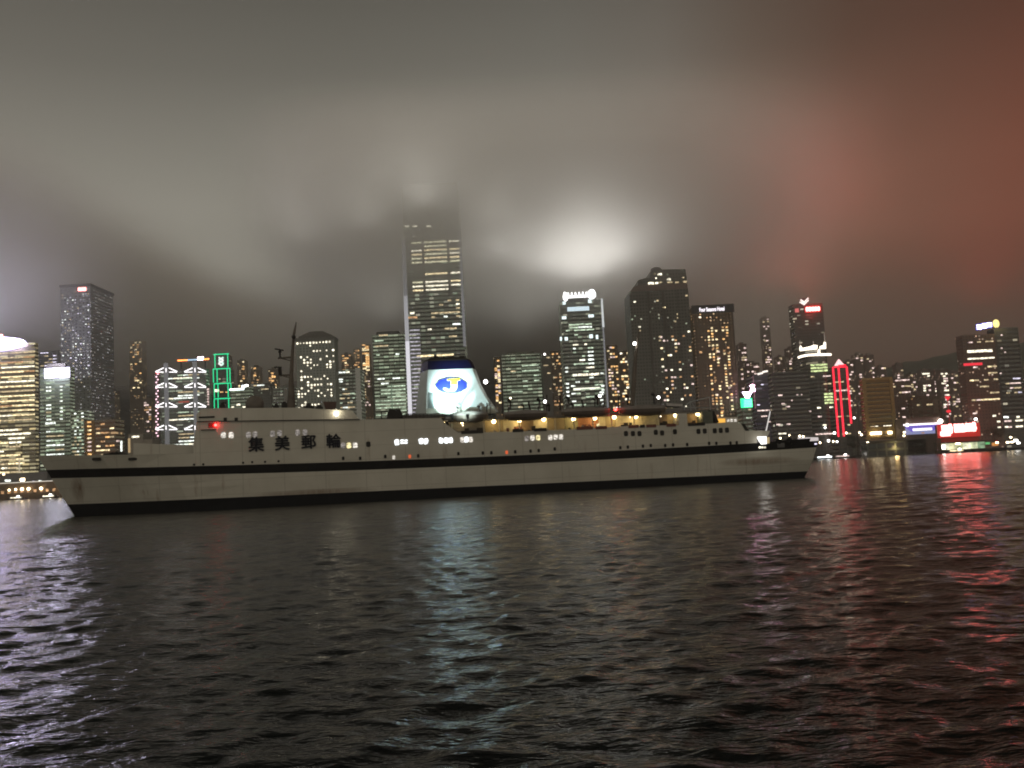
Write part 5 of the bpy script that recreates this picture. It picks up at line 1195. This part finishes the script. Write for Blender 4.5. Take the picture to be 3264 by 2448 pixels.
for i, (px, py, D, c, lab) in enumerate(((2614, 1411, 984, L_WARM, 'low warm lamp by the water right past the ship stern'), (2641, 1405, 986, L_WHITE, 'brightest quay lamp between ship stern and red neon tower'), (2656, 1407, 986, L_WARM, 'quay lamp left beside the foot of the red neon tower'), (2660, 1380, 984, L_WHITE, 'high white lamp at the left foot of the red neon tower'), (2668, 1408, 986, L_WHITE, 'quay lamp under the middle line of the red neon tower'), (2698, 1380, 984, L_WARM, 'high warm lamp at the right foot of the red neon tower'), (2723, 1332, 960, L_WHITE, 'tall lamp in the gap between red neon tower and golden slab'),
        (2740, 1379, 955, L_WARM, 'warm lamp at the left foot of the golden slab'), (2746, 1386, 950, L_WARM, 'lower warm lamp at the left foot of the golden slab'), (2630, 1363, 984, L_WHITE, 'white lamp high over the ship stern corner'), (3043, 1385, 900, L_WARM, 'lamp under the middle of the red sign'), (3032, 1396, 898, L_WARM, 'lamp just above the lit glass pier'), (3114, 1381, 900, L_WARM, 'lamp under the right end of the red sign'), (3110, 1336, 900, L_WHITE, 'white lamp above the right end of the red sign'), (3222, 1394, 900, L_WARM, 'lamp right of the dark waterfront tree'))):
    street_lamp(px, py, D, lab, 'street lamps along the right waterfront', 1.3 if i in (1, 3, 13) else 1.0, c)
# waterfront trees
LEAF = mat('night foliage', (.035, .045, .02), .8, var=.5, scale=.5); BARK = mat('bark', (.06, .045, .03), .9)
def tree(px, ytop, D, w, label, seed):
    r_ = random.Random(seed); q = P(px, ytop, D); H = q.z - QUAY; e = empty('waterfront_tree', (q.x, D, QUAY), label, 'tree', 'dark trees on the right waterfront')
    k = MB().tube((0, 0, -.5), (.3, 0, H * .45), .5, .3)
    for i in range(5):
        a = r_.uniform(0, 6.28); k.tube((.2, 0, H * .35), (math.cos(a) * w * .3, math.sin(a) * w * .25, H * r_.uniform(.55, .8)), .25, .08, 5)
    k.build('trunk', BARK, e)
    bm = bmesh.new()
    cl = [(Vector((r_.gauss(0, w * .24), r_.gauss(0, w * .2), H * r_.uniform(.45, .92))), r_.uniform(.10, .2) * w) for _ in range(16)]
    for _ in range(1500):
        c, rr = r_.choice(cl); d = Vector((r_.gauss(0, 1), r_.gauss(0, 1), r_.gauss(0, .8))).normalized() * rr * r_.uniform(.6, 1.1)
        p = c + d; a = Vector((r_.gauss(0, 1), r_.gauss(0, 1), r_.gauss(0, 1))).normalized(); t = a.orthogonal().normalized(); s_ = r_.uniform(.25, .55)
        vs = [bm.verts.new(p + t * s_), bm.verts.new(p + a.cross(t) * s_ * .6), bm.verts.new(p - t * s_), bm.verts.new(p - a.cross(t) * s_ * .6)]; bm.faces.new(vs)
    me = bpy.data.meshes.new('crown'); bm.to_mesh(me); bm.free(); me.materials.append(LEAF); o = bpy.data.objects.new('crown', me); col.objects.link(o); o.parent = e
tree(3170, 1358, 905, 20, 'big dark waterfront tree between the red sign and the right edge', 3)
tree(2712, 1384, 975, 15, 'round dark tree at the foot of the red neon tower', 4)
tree(2730, 1388, 972, 14, 'dark tree just left of the long pier shed', 5)
tree(2962, 1394, 935, 15, 'dark tree in the gap between pier shed and lit glass pier', 6)
tree(2985, 1390, 940, 15, 'dark tree below the left end of the red sign', 7)

# ================================================================ AIR
def volume_mat(name, color, dens, grad=None):
    mt = bpy.data.materials.new(name); mt.use_nodes = True; g = NT(mt); g.n.remove(g.n['Principled BSDF'])
    pv = g.new('ShaderNodeVolumePrincipled'); pv.inputs['Color'].default_value = c4(color); pv.inputs['Anisotropy'].default_value = 0.0
    pv.inputs['Density'].default_value = dens
    if grad:
        geo = g.new('ShaderNodeNewGeometry'); s = g.new('ShaderNodeSeparateXYZ'); g.l.new(geo.outputs['Position'], s.inputs[0])
        z0, slope, cap, ztop, zend, ya, yb = grad
        f = g.math('MINIMUM', g.math('MULTIPLY', g.math('POWER', g.math('MAXIMUM', g.math('SUBTRACT', s.outputs[2], z0), 0.0), 2.0), slope), cap)
        def fade(v, a, b):
            n = g.new('ShaderNodeMapRange', interpolation_type='SMOOTHSTEP'); n.inputs[1].default_value = a; n.inputs[2].default_value = b; n.inputs[3].default_value = 0.0; n.inputs[4].default_value = 1.0
            g.l.new(v, n.inputs[0]); return n.outputs[0]
        wisp = g.math('MULTIPLY_ADD', g.noise(geo.outputs['Position'], .009, 3, .55), 1.3, .35)
        near = g.math('MULTIPLY', g.math('MULTIPLY', fade(s.outputs[0], -290, -115), fade(s.outputs[0], 420, 80)), g.math('MULTIPLY', fade(s.outputs[1], ya, yb), fade(s.outputs[2], zend, ztop)))
        far = g.math('MULTIPLY', g.math('MULTIPLY', fade(s.outputs[1], 1250, 1700), fade(s.outputs[2], 345, 190)), g.math('MULTIPLY_ADD', fade(s.outputs[0], 620, 120), .48, .02))
        left = g.math('MULTIPLY', g.math('MULTIPLY', fade(s.outputs[0], -430, -600), .45), g.math('MULTIPLY', fade(s.outputs[1], ya, yb), fade(s.outputs[2], zend, ztop)))
        f = g.math('MULTIPLY', g.math('MULTIPLY', f, wisp), g.math('MAXIMUM', g.math('MAXIMUM', near, far), left))
        g.l.new(f, pv.inputs['Density'])
    g.l.new(pv.outputs[0], g.n['Material Output'].inputs['Volume'])
    return mt
HAZE_D = .00015
tag(MB().box(-2700, 2700, -40, 2780, -3.0, 470).build('haze', volume_mat('haze', (.96, .95, .92), HAZE_D)), kind='stuff')
FOG = (150.0, 2.3e-6, .03, 320.0, 400.0, 830.0, 960.0)
tag(MB().box(-2600, 2600, 830, 2650, FOG[0], 402).build('fog_bank', volume_mat('fog bank', (.99, .985, .97), 0, FOG)), kind='stuff')
for dx, dy, dz, pw, rr in ((-30, 0, 14, 2.2, 30), (-4, -16, -2, 2.0, 18), (16, -6, 2, 6.5, 16), (40, 6, 20, 2, 30), (8, 20, 40, 2.6, 40), (-85, -10, 26, 2.2, 50)):  # crown light spread wide; outer ones added as fog fill
    q = CROWN_LAMP + Vector((dx, dy, dz)); point_lamp('crown floodlight', q, (1, .97, .92), 3.4e5 * pw, rr, spot=R(176), aim=q + Vector((0, 0, 100)), blend=1.0)
q = P(1371, 690, 1010)
q0 = P(1371, 690, 1010)
for q, pw, rr in ((P(1236, 1030, 1125), 1.1e5, 34), (P(1660, 1090, 1135), 1.1e5, 34), (q0 + Vector((-66, -25, -12)), 4.5e5, 42), (q0 + Vector((66, -25, -12)), 3.6e5, 42), (q0 + Vector((0, -75, -8)), 3.6e5, 42), (q0 + Vector((-140, 10, -14)), 3.4e5, 50)): point_lamp('added fog fill', q, (1, .96, .88), pw, rr, spot=R(172), aim=q + Vector((0, -10, 100)), blend=1.0)  # added lights to brighten the fog, most floating in mid-air
